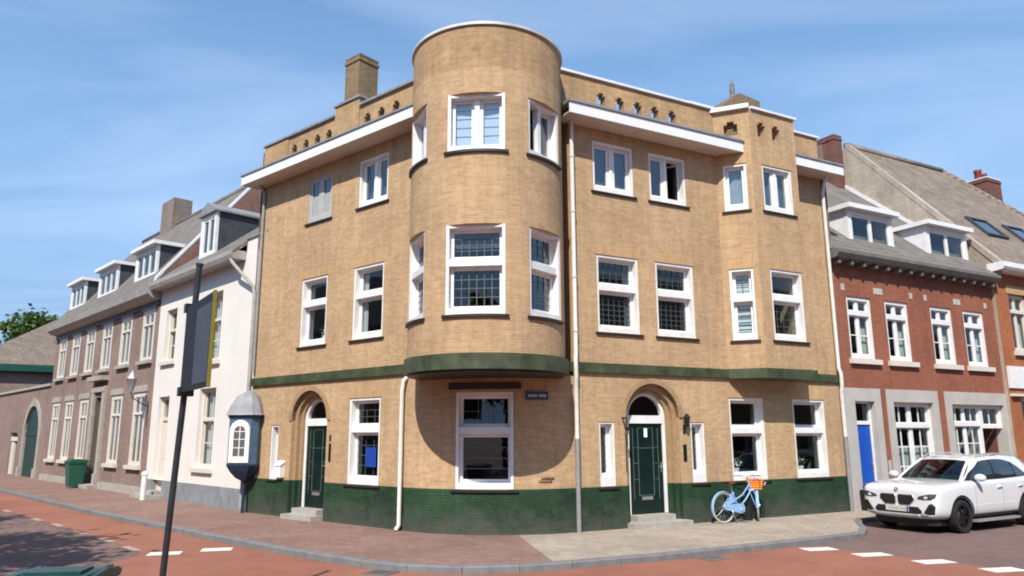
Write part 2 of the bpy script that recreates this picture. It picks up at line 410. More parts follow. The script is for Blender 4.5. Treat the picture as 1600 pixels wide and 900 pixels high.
class MB:
    def __init__(self, fr=WF):
        self.fr = fr; self.v = []; self.f = []; self.uv = []; self.mi = []; self.sm = []
    def poly(self, pts, mi=0, uv=None, smooth=False):
        i0 = len(self.v)
        self.v += [Vector(p) for p in pts]
        self.f.append(list(range(i0, i0 + len(pts))))
        if uv is None:
            a, b, c = Vector(pts[0]), Vector(pts[1]), Vector(pts[2])
            n = (b - a).cross(c - a)
            if len(pts) > 3: n += (c - a).cross(Vector(pts[3]) - a)
            ax = max(range(3), key=lambda k: abs(n[k]))
            if ax == 1: uv = [(p[0], p[2]) for p in pts]
            elif ax == 0: uv = [(p[1], p[2]) for p in pts]
            else: uv = [(p[0], p[1]) for p in pts]
        self.uv.append(uv); self.mi.append(mi); self.sm.append(smooth)
    def box(self, s0, s1, o0, o1, z0, z1, mi=0):
        p = [(s, o, z) for z in (z0, z1) for o in (o0, o1) for s in (s0, s1)]
        for q in ((0, 1, 3, 2), (4, 6, 7, 5), (0, 4, 5, 1), (2, 3, 7, 6), (0, 2, 6, 4), (1, 5, 7, 3)):
            self.poly([p[i] for i in q], mi)
        return self
    def prism(self, pts, axis, a, b, mi=0):
        """pts in the two other axes (order s,o,z without axis), swept from a to b along axis"""
        def mk(p, t):
            l = list(p); l.insert(axis, t); return tuple(l)
        tri = tessellate_polygon([[Vector((p[0], p[1], 0)) for p in pts]])
        for t in (a, b):
            for tr in tri: self.poly([mk(pts[i], t) for i in tr], mi)
        for i in range(len(pts)):
            p, q = pts[i], pts[(i + 1) % len(pts)]
            self.poly([mk(p, a), mk(q, a), mk(q, b), mk(p, b)], mi)
        return self
    def panel(self, outer, holes, o1, o0, mi=0, back=True):
        """flat wall with openings, loops are (s,z); front at o1, back at o0"""
        loops = [outer] + list(holes)
        flat = [p for l in loops for p in l]
        tri = tessellate_polygon([[Vector((p[0], p[1], 0)) for p in l] for l in loops])
        for t in tri:
            self.poly([(flat[i][0], o1, flat[i][1]) for i in t], mi)
            if back: self.poly([(flat[i][0], o0, flat[i][1]) for i in reversed(t)], mi)
        for l in loops:
            for i in range(len(l)):
                p, q = l[i], l[(i + 1) % len(l)]
                self.poly([(p[0], o1, p[1]), (q[0], o1, q[1]), (q[0], o0, q[1]), (p[0], o0, p[1])], mi)
        return self
    def tube(self, path, r, n=10, mi=0, caps=True, closed=False):
        path = [Vector(p) for p in path]
        rr = r if isinstance(r, (list, tuple)) else [r] * len(path)
        rings = []
        ref = None
        L = len(path)
        for i, p in enumerate(path):
            if closed: t = path[(i + 1) % L] - path[i - 1]
            else: t = path[min(i + 1, L - 1)] - path[max(i - 1, 0)]
            t.normalize()
            if ref is None:
                ref = Vector((0, 0, 1)) if abs(t.z) < 0.9 else Vector((1, 0, 0))
            a = t.cross(ref)
            if a.length < 1e-4: a = t.cross(Vector((0.3, 1, 0.2)))
            a.normalize(); b = a.cross(t).normalized()
            ref = b
            rings.append([p + a * (rr[i] * math.cos(2 * math.pi * k / n)) + b * (rr[i] * math.sin(2 * math.pi * k / n)) for k in range(n)])
        rng = range(L if closed else L - 1)
        for i in rng:
            A, B = rings[i], rings[(i + 1) % L]
            for k in range(n):
                self.poly([A[k], A[(k + 1) % n], B[(k + 1) % n], B[k]], mi, smooth=True)
        if caps and not closed:
            self.poly(list(reversed(rings[0])), mi); self.poly(rings[-1], mi)
        return self
    def lathe(self, prof, c, axis='z', n=24, mi=0, a0=0, a1=2 * math.pi):
        """prof: (radius, height) pairs; c centre"""
        c = Vector(c)
        full = abs(a1 - a0 - 2 * math.pi) < 1e-6
        def pt(r, h, a):
            x, y = r * math.cos(a), r * math.sin(a)
            if axis == 'z': return c + Vector((x, y, h))
            if axis == 'o': return c + Vector((x, h, y))
            return c + Vector((h, x, y))
        for k in range(n):
            b0 = a0 + (a1 - a0) * k / n; b1 = a0 + (a1 - a0) * (k + 1) / n
            for (r0, h0), (r1, h1) in zip(prof, prof[1:]):
                ps = [pt(r0, h0, b0), pt(r0, h0, b1), pt(r1, h1, b1), pt(r1, h1, b0)]
                if r0 < 1e-6: ps = [ps[0], ps[2], ps[3]]
                elif r1 < 1e-6: ps = ps[:3]
                self.poly(ps, mi, smooth=True)
        return self
    def build(self, name, mats, parent=None, at=None, weld=True, world=False):
        me = bpy.data.meshes.new(name)
        loc = parent_loc(parent) if parent is not None else Vector(at or (0, 0, 0))
        verts = [(self.fr.P(*v) - loc) for v in self.v]
        me.from_pydata(verts, [], self.f)
        ul = me.uv_layers.new(name='UVMap')
        flat = [c for uv in self.uv for p in uv for c in p[:2]]
        ul.data.foreach_set('uv', flat)
        me.polygons.foreach_set('material_index', self.mi)
        me.polygons.foreach_set('use_smooth', self.sm)
        mats = mats if isinstance(mats, (list, tuple)) else [mats]
        for mt in mats: me.materials.append(M[mt])
        bm = bmesh.new(); bm.from_mesh(me)
        if weld: bmesh.ops.remove_doubles(bm, verts=bm.verts, dist=1e-5)
        bmesh.ops.recalc_face_normals(bm, faces=bm.faces)
        for e in bm.edges:
            if len(e.link_faces) == 2 and e.calc_face_angle(0) > rad(35): e.smooth = False
        bm.to_mesh(me); bm.free()
        ob = bpy.data.objects.new(name, me)
        COL.objects.link(ob)
        if parent is not None: ob.parent = parent
        else: ob.location = loc
        return ob

def parent_loc(p):
    l = Vector((0, 0, 0))
    while p is not None:
        l += p.location; p = p.parent
    return l

def tag(o, label=None, cat=None, group=None, kind=None):
    if label: o['label'] = label
    if cat: o['category'] = cat
    if group: o['group'] = group
    if kind: o['kind'] = kind
    return o
def thing(name, label, cat, loc, group=None):
    o = bpy.data.objects.new(name, None)
    COL.objects.link(o); o.location = loc; o.empty_display_size = 0.3
    return tag(o, label, cat, group)

def rect(s0, s1, z0, z1):
    return [(s0, z0), (s1, z0), (s1, z1), (s0, z1)]
def arch_loop(c, r, z0, zs, n=20):
    return [(c - r, z0), (c + r, z0)] + [(c + r * math.cos(math.pi * k / n), zs + r * math.sin(math.pi * k / n)) for k in range(n + 1)]

WD = dict(fw=0.06, depth=0.24, gd=0.185, sw=0.07)      # deep painted window boxes of the corner building

def window(t, fr, s0, s1, z0, z1, o=-0.02, fw_=None, bot=0.12, depth=None, gd=None, transom=None, tw=0.14, mull=0, mw=0.10,
           lead=None, lead_low=None, mat='white', gl='glass', sill='sill', curtain=None, ajar=None, grid=None, sillw=0.05, sash=True):
    """a window part > pane, sill, curtain; frame, transom and mullions are one mesh"""
    fw_ = WD['fw'] if fw_ is None else fw_; depth = WD['depth'] if depth is None else depth; gd = WD['gd'] if gd is None else gd
    b = MB(fr); ob = o - depth
    b.box(s0, s0 + fw_, ob, o, z0, z1); b.box(s1 - fw_, s1, ob, o, z0, z1)
    b.box(s0 + fw_, s1 - fw_, ob, o, z1 - fw_, z1); b.box(s0 + fw_, s1 - fw_, ob, o, z0, z0 + bot)
    zt = None
    zones = []
    if transom:
        zt = z1 - (z1 - z0) * transom
        b.box(s0 + fw_, s1 - fw_, ob, o - min(0.03, gd * 0.3) if WD['gd'] > 0.1 else o + 0.012, zt - tw / 2, zt + tw / 2)
        zones = [(zt + tw / 2, z1 - fw_), (z0 + bot, zt - tw / 2)]
    else: zones = [(z0 + bot, z1 - fw_)]
    si0, si1 = s0 + fw_, s1 - fw_
    cols = []
    step = (si1 - si0 - mull * mw) / (mull + 1)
    x = si0
    for k in range(mull + 1):
        cols.append((x, x + step)); x += step
        if k < mull:
            for (a, c) in zones: b.box(x, x + mw, ob, o - gd * 0.55, a, c)
            x += mw
    sw = WD['sw'] if sash else 0.0
    og = o - gd
    panes = []
    for zi, (a, c) in enumerate(zones):
        for k, (x0, x1) in enumerate(cols):
            if ajar == (zi, k): continue
            if sw:
                b.box(x0, x0 + sw, og - 0.02, og + 0.025, a, c); b.box(x1 - sw, x1, og - 0.02, og + 0.025, a, c)
                b.box(x0 + sw, x1 - sw, og - 0.02, og + 0.025, a, a + sw); b.box(x0 + sw, x1 - sw, og - 0.02, og + 0.025, c - sw, c)
            panes.append((x0 + sw, x1 - sw, a + sw, c - sw, zi))
            if grid:
                gx, gz = grid[zi] if isinstance(grid[0], tuple) else grid
                for i in range(1, gx):
                    xx = x0 + (x1 - x0) * i / gx; b.box(xx - 0.015, xx + 0.015, og - 0.01, og + 0.02, a, c)
                for i in range(1, gz):
                    zz = a + (c - a) * i / gz; b.box(x0, x1, og - 0.01, og + 0.017, zz - 0.015, zz + 0.015)
    w = b.build('window', mat, t)
    for (x0, x1, a, c, zi) in panes:
        p = MB(fr)
        p.poly([(x0, og, a), (x1, og, a), (x1, og, c), (x0, og, c)])
        g = lead if zi == 0 else (lead_low if lead_low is not None else lead)
        if g:
            gx, gz, r = g
            for i in range(1, gx):
                xx = x0 + (x1 - x0) * i / gx; p.box(xx - r, xx + r, og + 0.003, og + 0.012, a, c, 1)
            for i in range(1, gz):
                zz = a + (c - a) * i / gz; p.box(x0, x1, og + 0.0035, og + 0.0115, zz - r, zz + r, 1)
        p.build('pane', [gl, 'lead'], w, weld=False)
    if ajar:
        a, c = zones[ajar[0]]; x0, x1 = cols[ajar[1]]
        # a casement swung inwards, its hinge on the outer jamb
        hinge = x1 if ajar[1] else x0
        sg = -1 if ajar[1] else 1
        f2 = fr.sub(hinge, og - 0.03, sg * rad(-62))
        ww = (x1 - x0) * sg
        q = MB(f2)
        lo, hi = sorted((0, ww))
        q.box(lo, lo + 0.05, -0.045, 0, a, c); q.box(hi - 0.05, hi, -0.045, 0, a, c)
        q.box(lo + 0.05, hi - 0.05, -0.045, 0, a, a + 0.05); q.box(lo + 0.05, hi - 0.05, -0.045, 0, c - 0.05, c)
        q.poly([(lo + 0.05, -0.02, a + 0.05), (hi - 0.05, -0.02, a + 0.05), (hi - 0.05, -0.02, c - 0.05), (lo + 0.05, -0.02, c - 0.05)], 1)
        q.build('open_casement', [mat, gl], w)
    if sill:
        MB(fr).prism([(ob, z0 - 0.05), (sillw, z0 - 0.06), (sillw, z0 - 0.02), (o + 0.005, z0 - 0.002), (ob, z0 - 0.002)], 0, s0 - 0.07, s1 + 0.07).build('sill', sill, w)
    if curtain:
        kind, m_, fr_ = curtain
        oc = ob - 0.03 if WD['gd'] > 0.1 else ob - 0.09
        cmb_ = MB(fr)
        if kind == 'net':
            n = int((s1 - s0) / 0.04); pts = []
            for i in range(n + 1):
                pts.append((s0 + (s1 - s0) * i / n, oc + 0.02 * math.sin(i * 1.7) + 0.01 * math.sin(i * 0.7)))
            for i in range(n):
                (a, oa), (c, oc2) = pts[i], pts[i + 1]
                cmb_.poly([(a, oa, z0), (c, oc2, z0), (c, oc2, z0 + (z1 - z0) * fr_), (a, oa, z0 + (z1 - z0) * fr_)], smooth=True)
            cmb_.build('curtain', m_, w)
        elif kind == 'sides':
            for (xa, xb) in ((s0, s0 + (s1 - s0) * fr_), (s1 - (s1 - s0) * fr_, s1)):
                n = 8
                for i in range(n):
                    a = xa + (xb - xa) * i / n; c = xa + (xb - xa) * (i + 1) / n
                    cmb_.poly([(a, oc + 0.03 * (i % 2), z0), (c, oc + 0.03 * ((i + 1) % 2), z0), (c, oc + 0.03 * ((i + 1) % 2), z1), (a, oc + 0.03 * (i % 2), z1)], smooth=True)
            cmb_.build('curtain', m_, w)
        elif kind == 'slats':
            n = int((z1 - z0) * fr_ / 0.19)
            for i in range(n):
                zz = z1 - 0.06 - i * 0.19
                cmb_.box(s0 + 0.05, s1 - 0.05, oc - 0.02, oc + 0.012, zz - 0.165, zz)
            cmb_.build('blind', m_, w)
    return w

def lintel(t, fr, s0, s1, z1, h=0.25, ext=0.1):
    MB(fr).box(s0 - ext, s1 + ext, -0.05, 0.004, z1 + 0.002, z1 + h).build('lintel', 'soldier', t)

def curved_wall(c, R, a0, a1, z0, z1, holes, th=0.3, da=rad(2.5), zcuts=(), skip=None):
    """part of a cylinder about c; angle a from -y towards +x; holes (a0,a1,z0,z1). returns an MB"""
    b = MB()
    ac = {a0, a1}; zc = {z0, z1, *zcuts}
    for h in holes: ac |= {h[0], h[1]}; zc |= {h[2], h[3]}
    n = max(1, int(round((a1 - a0) / da)))
    for i in range(n + 1): ac.add(a0 + (a1 - a0) * i / n)
    al = sorted(ac); al = [al[0]] + [y for x, y in zip(al, al[1:]) if y - x > 1e-4]
    # keep hole edges exact
    for h in holes:
        for e in h[:2]:
            j = min(range(len(al)), key=lambda k: abs(al[k] - e)); al[j] = e
    zl = sorted(zc)
    def solid(i, j):
        if i < 0 or j < 0 or i >= len(al) - 1 or j >= len(zl) - 1: return False
        am, zm = (al[i] + al[i + 1]) / 2, (zl[j] + zl[j + 1]) / 2
        for h in holes:
            if h[0] < am < h[1] and h[2] < zm < h[3]: return False
        if skip and skip(am, zm): return False
        return True
    def P(a, r, z): return (c[0] + r * math.sin(a), c[1] - r * math.cos(a), z)
    ri = R - th
    for i in range(len(al) - 1):
        for j in range(len(zl) - 1):
            if not solid(i, j): continue
            x0, x1, y0, y1 = al[i], al[i + 1], zl[j], zl[j + 1]
            b.poly([P(x0, R, y0), P(x1, R, y0), P(x1, R, y1), P(x0, R, y1)], 0, [(R * x0, y0), (R * x1, y0), (R * x1, y1), (R * x0, y1)], True)
            b.poly([P(x0, ri, y0), P(x0, ri, y1), P(x1, ri, y1), P(x1, ri, y0)], 0, [(R * x0, y0), (R * x0, y1), (R * x1, y1), (R * x1, y0)], True)
            for (di, dj, e) in ((-1, 0, (x0, x0, y0, y1)), (1, 0, (x1, x1, y0, y1)), (0, -1, (x0, x1, y0, y0)), (0, 1, (x0, x1, y1, y1))):
                if not solid(i + di, j + dj):
                    p = [(e[0], e[2]), (e[1], e[3])]
                    uv = [(0, p[0][1]), (th, p[0][1]), (th, p[1][1]), (0, p[1][1])] if di else [(R * p[0][0], 0), (R * p[0][0], th), (R * p[1][0], th), (R * p[1][0], 0)]
                    b.poly([P(p[0][0], R, p[0][1]), P(p[0][0], ri, p[0][1]), P(p[1][0], ri, p[1][1]), P(p[1][0], R, p[1][1])], 0, uv)
    return b

def ring_band(c, R0, R1, a0, a1, z0, z1, da=rad(3)):
    b = MB(); n = max(2, int((a1 - a0) / da))
    def P(a, r, z): return (c[0] + r * math.sin(a), c[1] - r * math.cos(a), z)
    for i in range(n):
        x0 = a0 + (a1 - a0) * i / n; x1 = a0 + (a1 - a0) * (i + 1) / n
        b.poly([P(x0, R1, z0), P(x1, R1, z0), P(x1, R1, z1), P(x0, R1, z1)], smooth=True)
        b.poly([P(x0, R0, z0), P(x0, R0, z1), P(x1, R0, z1), P(x1, R0, z0)], smooth=True)
        b.poly([P(x0, R0, z1), P(x0, R1, z1), P(x1, R1, z1), P(x1, R0, z1)])
        b.poly([P(x0, R0, z0), P(x1, R0, z0), P(x1, R1, z0), P(x0, R1, z0)])
    for a in ((a0, a1) if a1 - a0 < 6.28 else ()):
        b.poly([P(a, R0, z0), P(a, R1, z0), P(a, R1, z1), P(a, R0, z1)])
    return b
def disc(c, R, z0, z1):
    b = MB(); n = 64
    p = [(c[0] + R * math.cos(2 * math.pi * k / n), c[1] + R * math.sin(2 * math.pi * k / n)) for k in range(n)]
    b.poly([(x, y, z1) for x, y in p]); b.poly([(x, y, z0) for x, y in reversed(p)])
    for k in range(n):
        q, r = p[k], p[(k + 1) % n]
        b.poly([(*q, z0), (*r, z0), (*r, z1), (*q, z1)], smooth=True)
    return b

# ------------------------------------------------------------------ frames of the place
aA, aB = rad(39.97), rad(27.96)
FA = Fr((-1.7, 15.814), (-math.cos(aA), math.sin(aA)), (-math.sin(aA), -math.cos(aA)))
FB = Fr((1.0, 15.785), (math.cos(aB), math.sin(aB)), (math.sin(aB), -math.cos(aB)))
aL, aR = rad(45.5), rad(28.5)
FL = Fr((-7.15, 20.45), (-math.cos(aL), math.sin(aL)), (-math.sin(aL), -math.cos(aL)))
FR = Fr((8.75, 19.95), (math.cos(aR), math.sin(aR)), (math.sin(aR), -math.cos(aR)))

#GROUND
# ------------------------------------------------------------------ ground
def sheet(name, pts, z, mat, kind='structure', th=None):
    b = MB()
    tri = tessellate_polygon([[Vector((x, y, 0)) for x, y in pts]])
    for t in tri: b.poly([(pts[i][0], pts[i][1], z) for i in t])
    if th:
        for i in range(len(pts)):
            p, q = pts[i], pts[(i + 1) % len(pts)]
            b.poly([(*p, z), (*q, z), (*q, z - th), (*p, z - th)])
    o = b.build(name, mat)
    if kind: tag(o, kind=kind)
    # make sure the top faces up
    return o
RZ = -0.10
sheet('road', [(-400, -400), (400, -400), (400, 400), (-400, 400)], RZ, 'road')
kerb = [(-60.0, 69.5), (-40.0, 49.5), (-28.0, 37.5), (-19.69, 29.2), (-15.54, 24.98), (-11.2, 20.55), (-8.09, 17.59), (-6.5, 16.05), (-5.19, 14.85), (-4.2, 13.95), (-3.27, 13.15), (-2.5, 12.55), (-1.83, 12.16),
        (-1.2, 11.95), (-0.61, 11.87), (0.18, 12.0), (1.0, 12.33), (2.7, 13.12), (4.69, 14.17), (6.28, 15.12), (7.2, 15.75)]
def offset(pl, d):
    r = []
    for i, p in enumerate(pl):
        a = Vector(pl[max(i - 1, 0)]); b2 = Vector(pl[min(i + 1, len(pl) - 1)])
        t = (b2 - a).normalized(); r.append((p[0] - t.y * d, p[1] + t.x * d))
    return r
kin = offset(kerb, 0.16)
def resample(pl, step):
    P = [Vector(p) for p in pl]; out = [P[0]]; acc = 0.0
    for a, c in zip(P, P[1:]):
        L = (c - a).length; t = step - acc
        while t <= L:
            out.append(a.lerp(c, t / L)); t += step
        acc = (acc + L) % step
    out.append(P[-1]); return out
kb = MB(); KR = random.Random(12)
def kerb_run(pl, wd, zt):
    R_ = resample(pl, 0.9)
    R_ = [p for i, p in enumerate(R_) if i == 0 or (p - R_[i - 1]).length > 0.05]
    for a, c in zip(R_, R_[1:]):
        d = (c - a).normalized(); nn = Vector((-d.y, d.x)) * wd
        a2, c2 = a + d * 0.006, c - d * 0.006; z = zt + KR.uniform(-0.003, 0.004); ch = nn.normalized() * 0.018
        q0, q1, q2, q3 = a2, c2, c2 + nn, a2 + nn
        kb.poly([(*(q0 + ch), z), (*(q1 + ch), z), (*q2, z), (*q3, z)])
        kb.poly([(*q0, z - 0.02), (*q1, z - 0.02), (*(q1 + ch), z), (*(q0 + ch), z)])
        kb.poly([(*q0, RZ), (*q1, RZ), (*q1, z - 0.02), (*q0, z - 0.02)])
        kb.poly([(*q3, -0.05), (*q3, z), (*q2, z), (*q2, -0.05)])
        for p, q in ((q0, q3), (q1, q2)): kb.poly([(*p, RZ), (*p, z - 0.02), (*(p + ch), z), (*q, z), (*q, RZ)])
kerb_run(kerb, 0.16, 0.012)
bayk = [(7.2, 15.75), (7.6, 16.5), (8.15, 18.1), (9.6, 18.95), (16.0, 22.35), (40, 35.4)]
bin_ = offset(bayk, 0.14)
kerb_run(bayk, 0.14, 0.008)
tag(kb.build('kerb', 'kerb', weld=False), kind='structure')
# pavements: red bricks on the left street and round the corner, beige pavers on the right one
BD0, BD1 = (0.05, 15.9), (0.66, 12.27)
iK = 15
left_pts = kin[:iK + 1] + [BD1, BD0, (-2.0, 17.5), (-7.5, 22.5), (-30, 46), (-62, 78)]
sheet('pavement', left_pts, 0.0, 'pave_red', th=0.1)
right_pts = [BD1] + kin[iK + 1:-1] + [(7.1, 15.86)] + bin_ + [(42, 40), (9, 24), (4, 19), BD0]
sheet('pavement', right_pts, 0.0, 'pave_grey', th=0.1)
# red cycle asphalt
redL = [(-60.0, 66.8), (-40, 46.8), (-19.6, 27.0), (-14.4, 21.8), (-12.1, 19.55), (-10.9, 18.4), (-9.5, 16.95), (-8.26, 15.72), (-7.0, 14.42), (-6.7, 13.9), (-6.75, 12.9), (-7.0, 10.5), (-7.4, 6), (-8, -6)]
redR = [(24, -6), (14.0, 5.0), (9.6, 9.8), (8.4, 11.1), (7.72, 12.1), (7.1, 12.85), (6.5, 13.62), (5.85, 14.22), (5.2, 14.72), (4.75, 14.18 - 0.04)]
kout = offset(kerb, -0.02)
red = redL + redR + list(reversed(kout[:-2]))
sheet('cycle_lane', red, RZ + 0.004, 'asphalt_red')
# white blocks and dashes
def mark(cx, cy, ang, l, w, mat='roadpaint'):
    u = Vector((math.cos(ang), math.sin(ang))) * l / 2; v = Vector((-math.sin(ang), math.cos(ang))) * w / 2
    c = Vector((cx, cy))
    q = [c - u - v, c + u - v, c + u + v, c - u + v]
    b = MB(); b.poly([(p.x, p.y, RZ + 0.008) for p in q])
    return tag(b.build('road_marking', mat), kind='structure')
for (x, y) in ((4.98, 14.72), (5.62, 14.2), (6.28, 13.55), (6.95, 12.8), (7.6, 12.05), (8.3, 11.25), (9.0, 10.4)):
    mark(x, y, rad(12), 0.62, 0.36)
mark(-6.32, 14.02, rad(14), 0.56, 0.40); mark(-5.55, 14.47, rad(14), 0.54, 0.40)
for (x, y) in ((-14.5, 21.9), (-12.2, 19.65), (-10.95, 18.45), (-9.6, 17.05), (-8.35, 15.8), (-7.25, 14.65)):
    mark(x, y, rad(-46), 0.8, 0.16, 'roadpaint_pale')

def drain(x, y, ang, label):
    t = thing('drain_grate', label, 'drain', (x, y, RZ))
    f = Fr((x, y), (math.cos(ang), math.sin(ang)), (-math.sin(ang), math.cos(ang)))
    b = MB(f)
    for q in ((-0.22, 0.22, -0.2, -0.16), (-0.22, 0.22, 0.16, 0.2), (-0.22, -0.18, -0.16, 0.16), (0.18, 0.22, -0.16, 0.16)): b.box(*q, RZ + 0.005, RZ + 0.02)
    b.build('frame', 'gutter_dark', t)
    b = MB(f); b.box(-0.18, 0.18, -0.16, 0.16, RZ + 0.005, RZ + 0.009, 1)
    for k in range(6): b.box(-0.165 + k * 0.06, -0.135 + k * 0.06, -0.16, 0.16, RZ + 0.009, RZ + 0.018, 0)
    b.build('bars', ['gutter_dark', 'black'], t)
drain(-2.05, 12.0, rad(-25), 'iron street drain at the kerb before the corner window')
drain(3.4, 13.22, rad(28), 'iron street drain at the kerb before the beige pavement')
t = thing('manhole_cover', 'round iron manhole cover in the red cycle lane', 'manhole', (-0.9, 10.75, RZ))
b = MB(); b.lathe([(0.0, RZ + 0.011), (0.26, RZ + 0.011), (0.27, RZ + 0.014), (0.31, RZ + 0.014), (0.32, RZ + 0.004)], (-0.9, 10.75, 0), n=32); b.build('lid', 'gutter_dark', t)

#MAIN
# ------------------------------------------------------------------ corner building
T = thing('corner_building', 'yellow brick corner building with round tower, white windows and green plinth', 'building', (-0.6, 18, 0))
TOP = 10.28
PL = 0.89
fil_T = 2.2
tower_c, tower_R = (-0.54, 15.40), 1.65
AX = rad(-6.0)
inter = Vector((-0.632, 14.919)); inn = Vector((-math.sin(AX), math.cos(AX)))
half = (aA + aB) / 2
fil_R = fil_T / math.tan(half)
fil_c = inter + inn * (fil_R / math.cos(half))
# where the flat walls end
sA0 = -1.393 + fil_T; sB0 = -1.848 + fil_T
AEND, BEND = 7.1, 8.78
def winset(wall, holes): pass

# --- left wall (facing the narrow street)
A_win = dict(U1=(3.88, 4.92, 7.54, 8.76), U2=(1.66, 2.77, 7.54, 8.76), M1=(3.90, 5.01, 4.24, 6.02), M2=(1.71, 2.84, 4.24, 6.02), G1=(5.72, 6.07, 0.89, 2.26), G2=(1.69, 2.82, 0.89, 2.85))
A_DC, A_DR, SPZ = 4.40, 0.74, 2.36
ph = lambda c, z=9.60, w=0.125: [(c - w, z), (c + w, z), (c + w, z + 0.34), (c + w * 0.55, z + 0.34), (c + w * 0.55, z + 0.41), (c - w * 0.55, z + 0.41), (c - w * 0.55, z + 0.34), (c - w, z + 0.34)]
A_holes_par = [5.73, 5.18, 4.65, 4.14, 2.54, 2.0, 1.45]
b = MB(FA)
holes = [rect(*A_win[k]) for k in A_win if not k.startswith('G1') and k != 'G2']
holes += [rect(A_win['G1'][0], A_win['G1'][1], 0.895, 2.26), rect(A_win['G2'][0], A_win['G2'][1], 0.895, 2.85)]
arch = arch_loop(A_DC, A_DR, PL, SPZ)
outer = [(AEND, PL), (AEND, 9.06), (sA0, 9.06), (sA0, PL)]
# the door arch is open at the bottom: run the outer loop round it
outer = [(sA0, PL)] + [(A_DC - A_DR, PL)] + list(reversed(arch[2:])) + [(A_DC + A_DR, PL), (AEND, PL), (AEND, 9.06), (sA0, 9.06)]
b.panel(outer, holes, 0, -0.30)
b.build('wall', 'brick', T)
# parapet above the eaves, with its row of stepped openings
b = MB(FA)
b.panel([(0.30, 9.06), (AEND + 0.08, 9.06), (AEND + 0.08, TOP), (0.30, TOP)], [ph(c) for c in A_holes_par], 0.0, -0.20)
b.box(2.85, 3.85, -0.30, 0.03, 9.3, 10.53); b.box(6.0, AEND + 0.1, -0.30, 0.03, 9.3, 10.24)
b.build('parapet', 'brick_top', T)
b = MB(FA)
for s0, s1, z in ((0.3, 2.82, TOP), (3.88, 5.98, TOP), (2.8, 3.9, 10.53), (5.98, AEND + 0.14, TOP + 0.003)):
    b.box(s0, s1, -0.34, 0.07, z, z + 0.06)
b.build('coping', 'zinc', T)

# --- right wall
B_win = dict(R1=(1.01, 2.17, 7.54, 8.76), R2=(2.66, 3.80, 7.54, 8.76), M1=(1.04, 2.21, 4.24, 6.02), M2=(2.72, 3.88, 4.24, 6.02),
             G1=(0.99, 1.40, 0.895, 2.26), G2=(3.56, 3.98, 0.895, 2.26), G3=(4.80, 5.95, 0.895, 2.85), G4=(6.97, 8.15, 0.895, 2.85))
B_DC, B_DR = 2.46, 0.76
BAY0, BAYF0, BAYF1, BAYO = 4.85, 5.42, 7.05, 0.68
arch = arch_loop(B_DC, B_DR, PL, SPZ)
outer = [(sB0, PL), (B_DC - B_DR, PL)] + list(reversed(arch[2:])) + [(B_DC + B_DR, PL), (BEND, PL), (BEND, 9.06), (BAYF1, 9.06), (BAYF1, 3.33), (BAY0, 3.33), (BAY0, 9.06), (sB0, 9.06)]
b = MB(FB)
b.panel(outer, [rect(*B_win[k]) for k in B_win], 0, -0.30)
b.build('wall', 'brick', T)
B_holes_par = [1.30, 1.85, 2.39, 2.92, 3.47]
b = MB(FB)
b.panel([(0.1, 9.06), (BAY0, 9.06), (BAY0, TOP + 0.04), (0.1, TOP + 0.04)], [ph(c) for c in B_holes_par], 0.0, -0.20)
b.box(BAYF1, BEND, -0.28, 0.0, 9.06, TOP)
b.build('parapet', 'brick_top', T)
b = MB(FB)
b.box(0.1, 4.02, -0.34, 0.06, TOP + 0.04, TOP + 0.10); b.box(4.019, BAY0, -0.34, 0.063, TOP + 0.045, TOP + 0.115)
MB(FB).box(BAYF1 + 0.03, BEND + 0.05, -0.33, 0.06, TOP, TOP + 0.06).build('coping', 'zincw', T)
b.build('coping', 'zincw', T)

# --- the bay on the right wall, upper storeys only
bl = math.hypot(BAYF0 - BAY0, BAYO)
ang = math.atan2(BAYO, BAYF0 - BAY0)
FBay = FB.sub(BAY0, 0, ang)            # slanting face; its s runs along the face
FBayF = FB.sub(BAYF0, BAYO, 0)         # front face
BT = 10.22
bayw1 = [(0.16, 0.74, 4.24, 6.02), (0.16, 0.74, 7.54, 8.76)]
bayw2 = [(0.36, 1.48, 4.24, 6.02), (0.34, 1.40, 7.54, 8.76)]
nich = lambda c, z, w: [(c - w, z), (c + w, z), (c + w, z + 0.3), (c + w * 0.5, z + 0.3), (c + w * 0.5, z + 0.38), (c - w * 0.5, z + 0.38), (c - w * 0.5, z + 0.3), (c - w, z + 0.3)]
b = MB(FBay)
b.panel(rect(0, bl, 3.33, BT), [rect(*w) for w in bayw1] + [nich(0.42, 9.55, 0.17)], 0, -0.25)
b.build('bay_wall', 'brick', T)
MB(FBay).box(0.2, 0.64, -0.24, -0.14, 9.5, 9.98).build('niche_back', 'chimney', T)  # darker brick than the wall, puts the recess shade into the colour
b = MB(FBayF)
fl = BAYF1 - BAYF0
b.panel(rect(0, fl, 3.33, BT), [rect(*w) for w in bayw2] + [ph(0.42, 9.50, 0.145), ph(0.95, 9.50, 0.145)], 0, -0.25)
b.build('bay_wall', 'brick', T)
b = MB(FB)
b.box(BAYF1 - 0.25, BAYF1 - 0.003, -0.02, BAYO - 0.252, 3.335, BT - 0.004)
b.build('bay_wall', 'brick', T)
